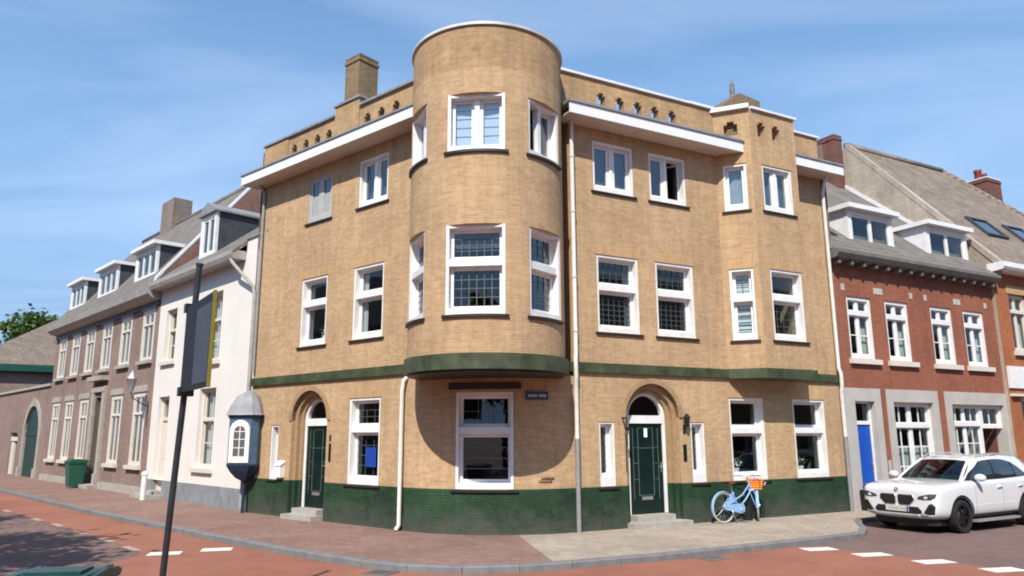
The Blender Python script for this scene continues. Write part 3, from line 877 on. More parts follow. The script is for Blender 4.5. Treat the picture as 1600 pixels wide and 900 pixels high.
# bay floor, coping and roof
bp = [(BAY0 - 0.02, -0.25), (BAYF0, BAYO), (BAYF1, BAYO), (BAYF1, -0.25)]
MB(FB).prism([(s, o) for s, o in [(BAY0 + 0.25, -0.25), (BAYF0 + 0.13, BAYO - 0.27), (BAYF1 - 0.27, BAYO - 0.27), (BAYF1 - 0.27, -0.25)]], 2, 3.36, 3.5).build('bay_floor', 'inside', T)
b = MB(FBay); b.box(-0.06, bl + 0.02, -0.27, 0.10, BT + 0.001, BT + 0.115); b.build('coping', 'fascia', T)
b = MB(FBayF); b.box(0.06, fl + 0.07, -0.27, 0.065, BT, BT + 0.06); b.build('coping', 'zincw', T)
for k, w in enumerate(bayw1):
    lintel(T, FBay, *w[:2], w[3], ext=0.06)
    if k == 0: window(T, FBay, *w, transom=0.42, lead=(2, 3, 0.008), lead_low=(1, 4, 0.017), curtain=('slats', 'paleblind', 0.9))
    else: window(T, FBay, *w, gd=0.12, gl='glass_b', curtain=('sides', 'curtainw', 0.55))
lintel(T, FBayF, *bayw2[0][:2], 6.02); lintel(T, FBayF, *bayw2[1][:2], 8.76)
window(T, FBayF, *bayw2[0], transom=0.40, gl='glass', lead_low=(4, 4, 0.006), lead=False)
window(T, FBayF, *bayw2[1], mull=1, gd=0.13, gl='glass_b', curtain=('net', 'curtain', 0.95))

# --- curved ground floor corner below the tower
cw = (rad(-17.4), rad(4.4))
b = curved_wall(fil_c, fil_R, AX - half, AX + half, PL, 3.25, [(cw[0], cw[1], 0.895, 2.87)])
b.build('wall', 'brick', T)
def chord(c, R, a0, a1):
    p = Vector((c[0] + R * math.sin(a0), c[1] - R * math.cos(a0))); q = Vector((c[0] + R * math.sin(a1), c[1] - R * math.cos(a1)))
    u = (q - p); return Fr(p, u, (u.y, -u.x)), u.length
fc, wl = chord(fil_c, fil_R, *cw)
ring_band(fil_c, fil_R - 0.22, fil_R + 0.06, cw[0] - rad(1.5), cw[1] + rad(1.5), 0.835, 0.889).build('sill', 'sill', T)
window(T, fc, 0.01, wl - 0.01, 0.895, 2.87, o=0.02, sill=None, transom=0.40, lead=(3, 2, 0.006), lead_low=(1, 4, 0.009))
ring_band(fil_c, fil_R - 0.05, fil_R + 0.05, cw[0] - rad(2.6), cw[1] + rad(2.6), 2.93, 3.06).build('lintel', 'sill', T)

# --- the tower
tw_mid = [(AX - rad(78) , AX - rad(41), 4.24, 6.02), (AX - rad(20.8), AX + rad(20.8), 4.24, 6.02), (AX + rad(38.5), AX + rad(75), 4.24, 6.02)]
tw_up = [(h[0], h[1], 7.54, 8.76) for h in tw_mid]
b = curved_wall(tower_c, tower_R, AX - math.pi, AX + math.pi, 3.24, 9.3, tw_mid + tw_up,
                skip=lambda a, z: abs(a - AX) > rad(118))
b.build('tower_wall', 'brick', T)
curved_wall(tower_c, tower_R, AX - math.pi, AX + math.pi, 9.3, 10.24, []).build('tower_wall', 'brick_top', T)
ring_band(tower_c, tower_R - 0.34, tower_R + 0.045, 0, 2 * math.pi, 10.24, 10.30).build('tower_coping', 'zinc_light', T)
b = MB(); b.lathe([(0.0, 10.47), (0.9, 10.43), (1.4, 10.35), (1.32, 10.28)], (tower_c[0], tower_c[1], 0), n=48); b.build('tower_roof', 'zincw', T)
disc(tower_c, tower_R - 0.02, 3.16, 3.236).build('tower_underside', 'sill', T)
ring_band(tower_c, tower_R - 0.3, tower_R + 0.06, AX - rad(122), AX + rad(112), 3.20, 3.50).build('tower_band', 'band', T)
for k, h in enumerate(tw_mid):
    f, l = chord(tower_c, tower_R, h[0], h[1])
    window(T, f, 0.005, l - 0.005, h[2], h[3], o=0.015 if k == 1 else -0.01, transom=0.42, sill=None, lead=(6, 4, 0.007) if k == 1 else (4, 3, 0.006), lead_low=(6, 4, 0.009) if k == 1 else (4, 5, 0.006),
           gl='glass' if k == 1 else 'glass_b', curtain=('slats', 'curtain', 0.25) if k == 1 else None)
    h = tw_up[k]
    if k == 2:
        window(T, f, 0.005, l - 0.005, h[2], h[3], o=-0.01, mull=1, sill=None, gl='glass_b', ajar=(0, 0), curtain=None)
    else:
        window(T, f, 0.005, l - 0.005, h[2], h[3], o=0.015 if k == 1 else -0.01, mull=1, sill=None, gl='glass_b', curtain=('slats', 'paleblind', 0.95) if k == 1 else ('net', 'curtainw', 0.95))
    for hh in (tw_mid[k], tw_up[k]):
        ring_band(tower_c, tower_R - 0.22, tower_R + 0.05, hh[0] - rad(2), hh[1] + rad(2), hh[2] - 0.058, hh[2] - 0.004).build('sill', 'sill', T)

# --- windows of the flat walls
for k in ('U1', 'U2'):
    lintel(T, FA, *A_win[k][:2], A_win[k][3])
w_ = window(T, FA, *A_win['U1'], mull=1, gl='glass_b', gd=0.05, mw=0.07, mat='shutter_grey', curtain=('net', 'curtain', 0.95))
q = A_win['U1']; MB(FA).box(q[0] + 0.14, q[1] - 0.60, -0.062, -0.056, q[2] + 0.15, q[2] + 0.72).build('insect_screen', 'screen', w_)
MB(FA).box(q[0] + 0.60, q[1] - 0.14, -0.062, -0.056, q[2] + 0.15, q[2] + 0.72).build('insect_screen', 'screen', w_)
window(T, FA, *A_win['U2'], mull=1, gd=0.13, gl='glass_b', curtain=('net', 'curtain', 0.95))
for k in ('M1', 'M2', 'G2'):
    w = A_win[k]
    lintel(T, FA, *w[:2], w[3])
window(T, FA, *A_win['M1'], transom=0.38, curtain=('sides', 'curtain', 0.15))
window(T, FA, *A_win['M2'], transom=0.40, curtain=('sides', 'curtainw', 0.22))
window(T, FA, A_win['G2'][0], A_win['G2'][1], 0.895, 2.85, transom=0.37, lead=(3, 3, 0.006), lead_low=(3, 4, 0.006))
window(T, FA, A_win['G1'][0], A_win['G1'][1], 0.895, 2.26, fw_=0.045, lead=(1, 5, 0.006))
for k in ('R1', 'R2'):
    lintel(T, FB, *B_win[k][:2], B_win[k][3])
window(T, FB, *B_win['R1'], mull=1, gd=0.13, gl='glass_b', curtain=('net', 'curtain', 0.98))
window(T, FB, *B_win['R2'], mull=1, gd=0.13, gl='glass_b', ajar=(0, 1), curtain=None)
for k in ('M1', 'M2', 'G3', 'G4'):
    lintel(T, FB, *B_win[k][:2], B_win[k][3])
window(T, FB, *B_win['M1'], transom=0.42, lead=(5, 4, 0.006), lead_low=(6, 6, 0.006), curtain=('sides', 'curtain', 0.2))
window(T, FB, *B_win['M2'], transom=0.42, lead=(5, 4, 0.006), lead_low=(6, 6, 0.006))
window(T, FB, *B_win['G3'], transom=0.40)
window(T, FB, *B_win['G4'], transom=0.40)
window(T, FB, *B_win['G1'], fw_=0.045, bot=0.2, lead=(2, 7, 0.006))
window(T, FB, *B_win['G2'], fw_=0.045, bot=0.2, lead=(2, 6, 0.006))

# --- green plinth, 12 mm proud of the brick above
def plinth(fr, s0, s1, dc, dr):
    b = MB(fr)
    for a, c in ((s0, dc - dr), (dc + dr, s1)):
        b.box(min(a, c), max(a, c), -0.3, 0.012, -0.1, PL)
    b.build('plinth', 'plinth', T)
plinth(FA, sA0, AEND + 0.01, A_DC, A_DR)
plinth(FB, sB0, BEND + 0.01, B_DC, B_DR)
b = curved_wall(fil_c, fil_R + 0.012, AX - half, AX + half, -0.1, PL, [], th=0.31)
b.build('plinth', 'plinth', T)
# --- string course
MB(FA).box(0.3, AEND + 0.02, -0.05, 0.07, 3.32, 3.53).build('string_course', 'band', T)
MB(FB).box(0.1, BAY0, -0.05, 0.07, 3.32, 3.53).build('string_course', 'band', T)
b = MB(FB)
b.prism([(BAY0 - 0.06, 0.07), (BAYF0 - 0.05, BAYO + 0.07), (BAYF1 + 0.07, BAYO + 0.07), (BAYF1 + 0.07, 0.0), (BAY0 - 0.06, 0.0)], 2, 3.30, 3.535)
b.build('string_course', 'band', T)
MB(FB).box(BAYF1 + 0.072, BEND + 0.05, -0.05, 0.07, 3.32, 3.52).build('string_course', 'band', T)
# --- eaves: white fascia, soffit and lead covered top
def eaves(fr, s0, s1, name='eaves', out=0.56, endcut=None):
    b = MB(fr)
    b.prism([(0.002, 9.05), (out - 0.03, 9.05), (out - 0.03, 9.08), (0.002, 9.08)], 0, s0, s1, 1)
    b.box(s0, s1, out - 0.03, out, 9.045, 9.30, 0)
    b.box(s0 - 0.0, s0 + 0.03, 0.002, out - 0.03, 9.085, 9.30, 0); b.box(s1 - 0.03, s1, 0.002, out - 0.03, 9.085, 9.30, 0)
    b.prism([(0.002, 9.305), (out + 0.035, 9.305), (out + 0.035, 9.35), (out - 0.05, 9.37), (0.002, 9.55)], 0, s0 - 0.02, s1 + 0.02, 2)
    b.build(name, ['fascia', 'soffit', 'zinc'], T)
eaves(FA, 0.2, AEND + 0.36)
b = MB(FB)
# the right one is cut by the slanting face of the bay
b.prism([(0.05, 0.002), (BAY0 - 0.02, 0.002), (BAY0 + 0.53 * (BAYF0 - BAY0) / BAYO - 0.02, 0.53), (0.05, 0.53)], 2, 9.05, 9.08, 1)
k5 = BAY0 + 0.56 * (BAYF0 - BAY0) / BAYO
b.box(0.05, k5 - 0.03, 0.53, 0.56, 9.045, 9.30, 0)
b.prism([(0.03, 0.002), (BAY0 - 0.02, 0.002), (k5 - 0.01, 0.595), (0.03, 0.595)], 2, 9.305, 9.36, 2)
b.build('eaves', ['fascia', 'soffit', 'zinc'], T)
eaves(FB, BAYF1 + 0.01, BEND + 0.3)

# --- doors
def door(fr, c, r, hinge, stepw=0.8):
    """stepped brick reveals, white frame with a fanlight, dark green leaf"""
    # two stepped orders of the arch behind the wall face
    for (o1, o0, r1, r0) in ((-0.10, -0.20, r - 0.0, r - 0.11), (-0.20, -0.42, r + 0.02, r - 0.20)):
        b = MB(fr)
        n = 20
        for z0, z1, mi in ((-0.1, PL, 1), (PL, SPZ, 0)):
            for sg in (-1, 1):
                a, d = sorted((c + sg * r0, c + sg * r1)); b.box(a, d, o0, o1, z0, z1, mi)
        for k in range(n):
            a, d = math.pi * k / n, math.pi * (k + 1) / n
            pr = [(c + q * math.cos(t), SPZ + q * math.sin(t)) for q, t in ((r0, a), (r1, a), (r1, d), (r0, d))]
            uv = [(r * t, q) for q, t in ((r0, a), (r1, a), (r1, d), (r0, d))]
            b.poly([(x, o1, z) for x, z in pr], 0, uv); b.poly([(x, o0, z) for x, z in reversed(pr)], 0)
            b.poly([(pr[0][0], o1, pr[0][1]), (pr[0][0], o0, pr[0][1]), (pr[3][0], o0, pr[3][1]), (pr[3][0], o1, pr[3][1])], 0, [(r * a, 0), (r * a, 0.1), (r * d, 0.1), (r * d, 0)])
            b.poly([(pr[1][0], o1, pr[1][1]), (pr[1][0], o0, pr[1][1]), (pr[2][0], o0, pr[2][1]), (pr[2][0], o1, pr[2][1])], 0)
        b.build('arch_reveal', ['arch', 'plinth'], T)
    # projecting hood moulding
    b = MB(fr); n = 20
    for k in range(n):
        a, d = math.pi * k / n, math.pi * (k + 1) / n
        pr = [(c + q * math.cos(t), SPZ + q * math.sin(t)) for q, t in ((r, a), (r + 0.12, a), (r + 0.12, d), (r, d))]
        b.poly([(x, 0.03, z) for x, z in pr], 0, [(r * t, q) for q, t in ((r, a), (r + .12, a), (r + .12, d), (r, d))])
        b.poly([(pr[1][0], 0.03, pr[1][1]), (pr[1][0], -0.01, pr[1][1]), (pr[2][0], -0.01, pr[2][1]), (pr[2][0], 0.03, pr[2][1])])
        b.poly([(pr[0][0], 0.03, pr[0][1]), (pr[3][0], 0.03, pr[3][1]), (pr[3][0], -0.1, pr[3][1]), (pr[0][0], -0.1, pr[0][1])])
    b.build('arch_hood', 'arch', T)
    rf = r - 0.20; o = -0.27; zb = 0.24
    f = MB(fr); n = 24
    fwid = 0.085
    for sg in (-1, 1):
        a, d = sorted((c + sg * rf, c + sg * (rf - fwid))); f.box(a, d, o - 0.1, o, zb, SPZ + 0.02)
    f.box(c - rf + fwid, c + rf - fwid, o - 0.1, o + 0.015, SPZ - 0.13, SPZ + 0.05)
    ri = rf - fwid
    for k in range(n):
        a, d = math.pi * k / n, math.pi * (k + 1) / n
        pr = [(c + q * math.cos(t), SPZ + 0.02 + q * math.sin(t)) for q, t in ((ri, a), (rf, a), (rf, d), (ri, d))]
        f.poly([(x, o, z) for x, z in pr])
        f.poly([(pr[0][0], o, pr[0][1]), (pr[3][0], o, pr[3][1]), (pr[3][0], o - 0.1, pr[3][1]), (pr[0][0], o - 0.1, pr[0][1])])
    df = f.build('door_frame', 'white', T)
    g = MB(fr)
    g.poly([(c + ri * math.cos(math.pi * k / n), o - 0.06, SPZ + 0.05 + (ri - 0.02) * math.sin(math.pi * k / n)) for k in range(n + 1)])
    g.build('fanlight', 'glass', df)
    # leaf
    d = MB(fr); zt = SPZ - 0.13; x0, x1 = c - rf + fwid + 0.004, c + rf - fwid - 0.004
    d.box(x0, x1, o - 0.08, o - 0.035, zb, zt)
    wd = x1 - x0
    for (a, q) in ((0.0, 0.20), (0.26, 0.74), (0.80, 1.0)):
        pass
    rails = [(x0, x1, zb, zb + 0.3), (x0, x0 + 0.10, zb + 0.3, zt), (x1 - 0.10, x1, zb + 0.3, zt), (x0 + 0.1, x1 - 0.1, zt - 0.09, zt)]
    for a, q, z0, z1 in rails: d.box(a, q, o - 0.035, o - 0.02, z0, z1)
    # leaded glazing in the leaf
    for a, q, z0, z1 in ((x0 + 0.26, x1 - 0.26, zb + 0.40, zt - 0.55), (x0 + 0.26, x1 - 0.26, zt - 0.55, zt - 0.1)):
        for xx in (a, q): d.box(xx - 0.006, xx + 0.006, o - 0.035, o - 0.026, z0, z1, 1)
        for zz in (z0, z1): d.box(a, q, o - 0.035, o - 0.027, zz - 0.006, zz + 0.006, 1)
    for zz in (zb + 0.75, zb + 1.1, zb + 1.45):
        d.box(x0 + 0.1, x0 + 0.255, o - 0.035, o - 0.028, zz - 0.005, zz + 0.005, 1); d.box(x1 - 0.255, x1 - 0.1, o - 0.035, o - 0.028, zz - 0.005, zz + 0.005, 1)
    for xx in (x0 + 0.115, x1 - 0.115): d.box(xx - 0.006, xx + 0.006, o - 0.035, o - 0.026, zb + 0.32, zt - 0.1, 1)
    dd = d.build('door', ['door_green', 'door_line'], T)
    MB(fr).box(c - 0.15, c + 0.15, o - 0.034, o - 0.012, zb + 0.30, zb + 0.37).build('letterbox', 'steel', dd)
    xs = x1 - 0.05 if hinge < 0 else x0 + 0.05
    h = MB(fr); h.box(xs - 0.018, xs + 0.018, o - 0.02, o - 0.01, zb + 0.9, zb + 1.12); h.tube([(xs, o - 0.01, zb + 1.02), (xs, o + 0.04, zb + 1.02), (xs + 0.1 * hinge, o + 0.04, zb + 1.02)], 0.01, 8)
    h.build('handle', 'steel', dd)
    st = MB(fr)
    st.box(c - stepw, c + stepw + 0.02, -0.42, 0.26, -0.05, 0.105); st.box(c - 0.52, c + 0.52, -0.42, 0.03, 0.105, 0.235)
    st.build('doorstep', 'stone', T)
    # dark hall behind the fanlight
    return dd
door(FA, A_DC, A_DR, 1, 0.62)
DB = door(FB, B_DC, B_DR, -1)
# small notice taped inside the door glass
MB(FB).box(B_DC - 0.03, B_DC + 0.06, -0.27 - 0.034, -0.27 - 0.025, 1.92, 2.12).build('notice', 'paleblind', DB)

# --- rain pipes
def pipe(fr, path, r=0.048, mats='pipe', clips=(), name='downpipe', low=None):
    b = MB(fr); b.tube(path, r, 12)
    if low: b.tube(low, r * 1.06, 12, 1)
    for z in clips:
        s, o = path[-1][0], path[-1][1]
        b.tube([(path[1][0], path[1][1], z - 0.02), (path[1][0], path[1][1], z + 0.02)], r * 1.25, 12)
    b.build(name, [mats, 'pipe_grey'], T)
pipe(FB, [(0.36, 0.12, 9.05), (0.36, 0.12, 8.5), (0.36, 0.12, 3.75), (0.33, 0.15, 3.6), (0.33, 0.16, 3.25), (0.36, 0.10, 3.1), (0.36, 0.10, 1.9)], clips=(8.2, 6.9, 5.4, 4.2), low=[(0.36, 0.10, 1.9), (0.36, 0.10, 0.0)])
pipe(FA, [(0.80, 0.02, 3.24), (0.82, 0.10, 3.16), (0.86, 0.10, 2.95), (0.86, 0.10, 0.12), (0.88, 0.17, 0.02)], clips=())
pipe(FB, [(8.70, 0.30, 9.06), (8.72, 0.16, 8.85), (8.72, 0.10, 8.6), (8.72, 0.10, 3.7), (8.74, 0.14, 3.55), (8.74, 0.14, 3.25), (8.76, 0.09, 3.1), (8.76, 0.09, 1.9)], r=0.05, clips=(), low=[(8.76, 0.09, 1.9), (8.76, 0.09, 0.0)])
pipe(FA, [(7.03, 0.2, 9.06), (7.02, 0.07, 8.85), (7.02, 0.06, 8.6), (7.02, 0.06, 3.7)], r=0.045, mats='pipe_grey')

# --- rest of the shell: side and rear walls, floors, roof
P2 = lambda fr, s, o: fr.P(s, o, 0)[:2]
shell = [P2(FA, AEND, -0.02), P2(FA, AEND, -7.0), P2(FB, BEND, -7.0), P2(FB, BEND, -0.02)]
b = MB()
for i in range(3):
    a, c = Vector(shell[i]), Vector(shell[i + 1])
    l = (c - a).length
    b.poly([(*a, 0), (*c, 0), (*c, TOP - 0.1), (*a, TOP - 0.1)], 0, [(0, 0), (l, 0), (l, TOP), (0, TOP)])
    nn = Vector((c.y - a.y, a.x - c.x)).normalized() * -0.25
    b.poly([(*(a + nn), 0), (*(c + nn), 0), (*(c + nn), TOP - 0.1), (*(a + nn), TOP - 0.1)], 0, [(0, 0), (l, 0), (l, TOP), (0, TOP)])
b.build('rear_wall', 'brown_brick', T)
fp = [P2(FA, AEND, -0.25), P2(FA, sA0, -0.25)] + [(fil_c[0] + (fil_R - 0.28) * math.sin(a), fil_c[1] - (fil_R - 0.28) * math.cos(a)) for a in (AX - half * 0.6, AX, AX + half * 0.6)] + \
     [P2(FB, sB0, -0.25), P2(FB, BEND, -0.25), P2(FB, BEND, -6.9), P2(FA, AEND, -6.9)]
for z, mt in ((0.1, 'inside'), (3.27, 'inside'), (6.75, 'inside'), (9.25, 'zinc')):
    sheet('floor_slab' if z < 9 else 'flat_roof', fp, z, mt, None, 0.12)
for o in list(COL.objects):
    if o.name.startswith(('floor_slab', 'flat_roof')) and o.parent is None:
        o.parent = T; o.location = -T.location
disc(tower_c, tower_R - 0.31, 6.70, 6.76).build('tower_floor', 'inside', T)
disc(tower_c, tower_R - 0.31, 9.2, 9.26).build('tower_ceiling', 'inside', T)
# an inner wall so that rooms are dark boxes
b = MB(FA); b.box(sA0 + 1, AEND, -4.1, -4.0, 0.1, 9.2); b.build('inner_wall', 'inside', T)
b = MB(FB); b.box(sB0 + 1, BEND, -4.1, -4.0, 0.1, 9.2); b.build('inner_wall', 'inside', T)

# --- roof top: chimneys
def chimney(t, fr, s0, s1, o0, o1, z0, z1, mat, capm='stone', pots=(), cap=True):
    b = MB(fr); b.box(s0, s1, o0, o1, z0, z1)
    if cap: b.box(s0 - 0.03, s1 + 0.03, o0 - 0.03, o1 + 0.03, z1 - 0.16, z1 - 0.08)
    c = b.build('chimney', mat, t)
    if cap:
        MB(fr).box(s0 - 0.01, s1 + 0.01, o0 - 0.01, o1 + 0.01, z1, z1 + 0.05).build('chimney_cap', capm, c)
    for (s, o, h, r, mt) in pots:
        MB(fr).lathe([(r * 1.1, 0), (r, h * 0.7), (r * 1.2, h * 0.8), (r * 1.1, h), (r * 0.7, h)], (s, o, z1 + 0.02), n=12).build('chimney_pot', mt, c)
    return c
chimney(T, FA, 4.90, 5.56, -2.2, -1.5, 9.2, 13.1, 'chimney', 'chimney')
c2 = MB(FB).prism([(6.30, 9.3), (7.72, 9.3), (7.72, 11.62), (6.95, 11.72), (6.75, 11.62), (6.25, 11.20)], 1, -1.75, -1.0).build('chimney', 'chimney', T)
b = MB(FB); b.lathe([(0.11, 0), (0.09, 0.10), (0.06, 0.14), (0.08, 0.3), (0.06, 0.34), (0.07, 0.46), (0.02, 0.54), (0.012, 0.62), (0, 0.62)], (7.0, -1.35, 11.68), n=10)
b.build('chimney_pot', 'gutter_dark', c2)
b = MB(FA); b.tube([(5.9, -1.2, 9.3), (5.9, -1.2, 10.95)], 0.07, 10); b.lathe([(0.16, 10.9), (0.16, 11.0), (0.0, 11.1)], (5.9, -1.2, 0), n=10); b.tube([(5.9, -1.2, 10.85), (6.15, -1.2, 10.6), (6.15, -1.2, 9.4)], 0.03, 8)
b.build('roof_vent', 'zinc', T)

# --- small things fixed to the corner building
def small(name, label, cat, fr, s, o, z, group=None):
    return thing(name, label, cat, fr.P(s, o, z), group)
# street name plate on the curved wall
a = rad(8.6); a2 = rad(17.2)
fplt, lp = chord(fil_c, fil_R, a, a2)
t = small('street_sign', 'dark blue enamel street name plate right of the corner window', 'sign', fplt, lp / 2, 0.03, 2.70)
sg = MB(fplt); sg.box(0.0, lp, 0.025, 0.045, 2.71, 2.87); sp_ = sg.build('plate', 'signblue', t)
b = MB(fplt)
rr = random.Random(3); x = 0.05
while x < lp - 0.06:
    w = rr.uniform(0.014, 0.026)
    if rr.random() > 0.15: b.box(x, x + w, 0.045, 0.048, 2.765, 2.815 + rr.choice((0, 0.008)))
    x += w + 0.009
b.build('lettering', 'signtext', sp_)
# wall lamp right of the right door
t = small('wall_lamp', 'small black wall lantern right of the dark green door', 'lamp', FB, 3.36, 0.0, 2.05)
b = MB(FB); b.box(3.33, 3.39, 0.0, 0.02, 2.0, 2.2); b.tube([(3.36, 0.02, 2.1), (3.36, 0.1, 2.12), (3.36, 0.12, 2.18)], 0.012, 8); b.build('bracket', 'black', t)
MB(FB).lathe([(0.0, 0.0), (0.045, 0.02), (0.07, 0.2), (0.09, 0.22), (0.03, 0.3), (0.0, 0.32)], (3.36, 0.12, 2.14), n=8).build('lantern', 'black', t)
t = small('number_plaque', 'narrow dark green plaque below the black wall lantern', 'plaque', FB, 3.36, 0, 1.35)
MB(FB).box(3.31, 3.40, 0.0, 0.02, 1.38, 1.75).build('plate', 'door_green', t)
t = small('iron_bracket', 'wrought iron bracket left of the right doorway', 'bracket', FB, 1.58, 0, 1.9)
b = MB(FB); b.tube([(1.62, 0.0, 2.35), (1.64, 0.05, 2.2), (1.66, 0.12, 2.10), (1.68, 0.10, 2.0), (1.68, 0.03, 1.95)], 0.016, 8); b.tube([(1.68, 0.02, 2.06), (1.68, 0.02, 1.2)], 0.01, 8)
b.lathe([(0, 0), (0.05, 0.02), (0.065, 0.07), (0.05, 0.09), (0, 0.09)], (1.66, 0.12, 2.06), n=10)
b.build('scroll', 'black', t)
t = small('number_plaque', 'narrow dark plaque right of the left arched door', 'plaque', FA, 3.5, 0, 1.35)
b = MB(FA); b.box(3.46, 3.53, 0.0, 0.02, 1.38, 1.80); b.box(3.47, 3.52, 0.0, 0.018, 1.86, 2.0); b.build('plate', 'door_green', t)
t = small('mailbox', 'white wall mailbox between narrow window and arched door', 'mailbox', FA, 5.55, 0, 1.0)
b = MB(FA); b.prism([(0, 0.95), (0.12, 0.95), (0.12, 1.25), (0, 1.33)], 0, 5.36, 5.62); mb_ = b.build('box', 'white', t)
MB(FA).prism([(0, 1.335), (0.14, 1.24), (0.14, 1.26), (0, 1.36)], 0, 5.34, 5.64).build('lid', 'paleblind', mb_)
t = small('poster', 'bright blue poster behind the left ground floor window', 'poster', FA, 2.1, -0.12, 1.25)
MB(FA).box(1.95, 2.32, -0.135, -0.128, 1.28, 1.72).build('sheet', 'poster', t)
# brown scrape on the brick below the tower is part of the wall: a patch of broken bricks
for k, (a_, w_, z_) in enumerate(((13.4, 3.4, 1.008), (15.3, 3.4, 1.008), (14.3, 3.6, 1.071), (17.6, 1.8, 1.071))):
    b = curved_wall(fil_c, fil_R + 0.003 + 0.001 * k, rad(a_), rad(a_ + w_ * 0.95), z_, z_ + 0.055, [], th=0.04); b.build('bare_brick', 'gable_brick', T)

for k, (fr_, s_, z_, nm) in enumerate(((FB, 5.25, 1.02, 'white flower pot on the board of the window above the bicycle'), (FB, 7.50, 1.02, 'white flower pot in the ground floor window nearest the red house'), (FA, 4.40, 4.37, 'white flower pot in the middle floor window nearest the white house'))):
    t = small('flower_pot', nm, 'flower pot', fr_, s_, -0.36, z_)
    b = MB(fr_); b.box(s_ - 0.25, s_ + 0.25, -0.46, -0.28, z_ - 0.04, z_ - 0.002); b.build('board', 'white', t)
    b = MB(fr_); b.lathe([(0.0, 0.0), (0.06, 0.0), (0.085, 0.15), (0.075, 0.15), (0.0, 0.13)], (s_, -0.36, z_), n=14); b.build('pot', 'paleblind', t)
    b = MB(fr_); LR = random.Random(30 + k)
    for q in range(70):
        c = Vector((s_ + LR.gauss(0, 0.08), -0.36 + LR.gauss(0, 0.04), z_ + 0.2 + abs(LR.gauss(0, 0.08)))); a_ = Vector((LR.gauss(0, 1), LR.gauss(0, 0.6), LR.gauss(0, 0.8))).normalized() * 0.045; p_ = a_.cross(Vector((LR.gauss(0, 1), LR.gauss(0, 1), 1))).normalized() * 0.02
        b.poly([c - a_, c + p_, c + a_, c - p_], 1 if q % 4 == 0 else 0)
    b.build('plant', ['leaf', 'paleblind'], t, weld=False)
#LEFT
WD.update(fw=0.10, depth=0.13, gd=0.085, sw=0.035)
# ------------------------------------------------------------------ white house on the left
W = thing('white_house', 'white painted house with grey plinth beside the yellow brick building', 'house', FL.P(3.9, 0, 0))
WB = 7.75
ww = [(2.45, 3.65, 1.05, 3.42), (2.45, 3.65, 4.25, 6.4), (6.1, 7.05, 4.5, 6.3), (6.15, 7.1, 0.22, 3.3)]
b = MB(FL); b.panel(rect(-0.35, WB, 0.57, 7.25), [rect(w[0], w[1], max(w[2], 0.575), w[3]) for w in ww], 0, -0.28); b.build('wall', 'stucco', W)
b = MB(FL); b.box(-0.35, 6.15, -0.28, 0.03, -0.1, 0.57); b.box(7.1, WB, -0.28, 0.03, -0.1, 0.57); b.build('plinth', 'gplinth', W)
for w in ww[:3]:
    window(W, FL, *w, o=-0.13, mat='cream', sill=None, transom=0.4, fw_=0.08, bot=0.08, tw=0.08, grid=((2, 1), (2, 2)), curtain=('sides', 'curtainw', 0.3))
    MB(FL).box(w[0] - 0.15, w[1] + 0.15, -0.02, 0.10, w[2] - 0.13, w[2] - 0.01).build('sill', 'cream', W)
# door with a light above
b = MB(FL); w = ww[3]
b.box(w[0], w[0] + 0.1, -0.28, -0.15, 0.22, 3.3); b.box(w[1] - 0.1, w[1], -0.28, -0.15, 0.22, 3.3); b.box(w[0] + 0.1, w[1] - 0.1, -0.28, -0.15, 3.2, 3.3); b.box(w[0] + 0.1, w[1] - 0.1, -0.28, -0.14, 2.5, 2.62)
df = b.build('door_frame', 'cream', W)
MB(FL).poly([(w[0] + 0.1, -0.22, 2.62), (w[1] - 0.1, -0.22, 2.62), (w[1] - 0.1, -0.22, 3.2), (w[0] + 0.1, -0.22, 3.2)]) 
g = MB(FL); g.poly([(w[0] + 0.1, -0.22, 2.62), (w[1] - 0.1, -0.22, 2.62), (w[1] - 0.1, -0.22, 3.2), (w[0] + 0.1, -0.22, 3.2)]); g.build('fanlight', 'glass', df)
b = MB(FL); b.box(w[0] + 0.1, w[1] - 0.1, -0.24, -0.19, 0.22, 2.5)
for z0, z1 in ((0.4, 1.1), (1.25, 2.35)): b.box(w[0] + 0.22, w[1] - 0.22, -0.19, -0.175, z0, z1)
dd = b.build('door', 'cream', W)
b = MB(FL); b.tube([(w[0] + 0.17, -0.18, 1.2), (w[0] + 0.17, -0.12, 1.2)], 0.025, 8); b.build('handle', 'steel', dd)
b = MB(FL); b.box(5.85, 7.45, -0.2, 0.55, -0.05, 0.12); b.box(6.05, 7.2, -0.2, 0.25, 0.12, 0.22); b.build('doorstep', 'stone', W)
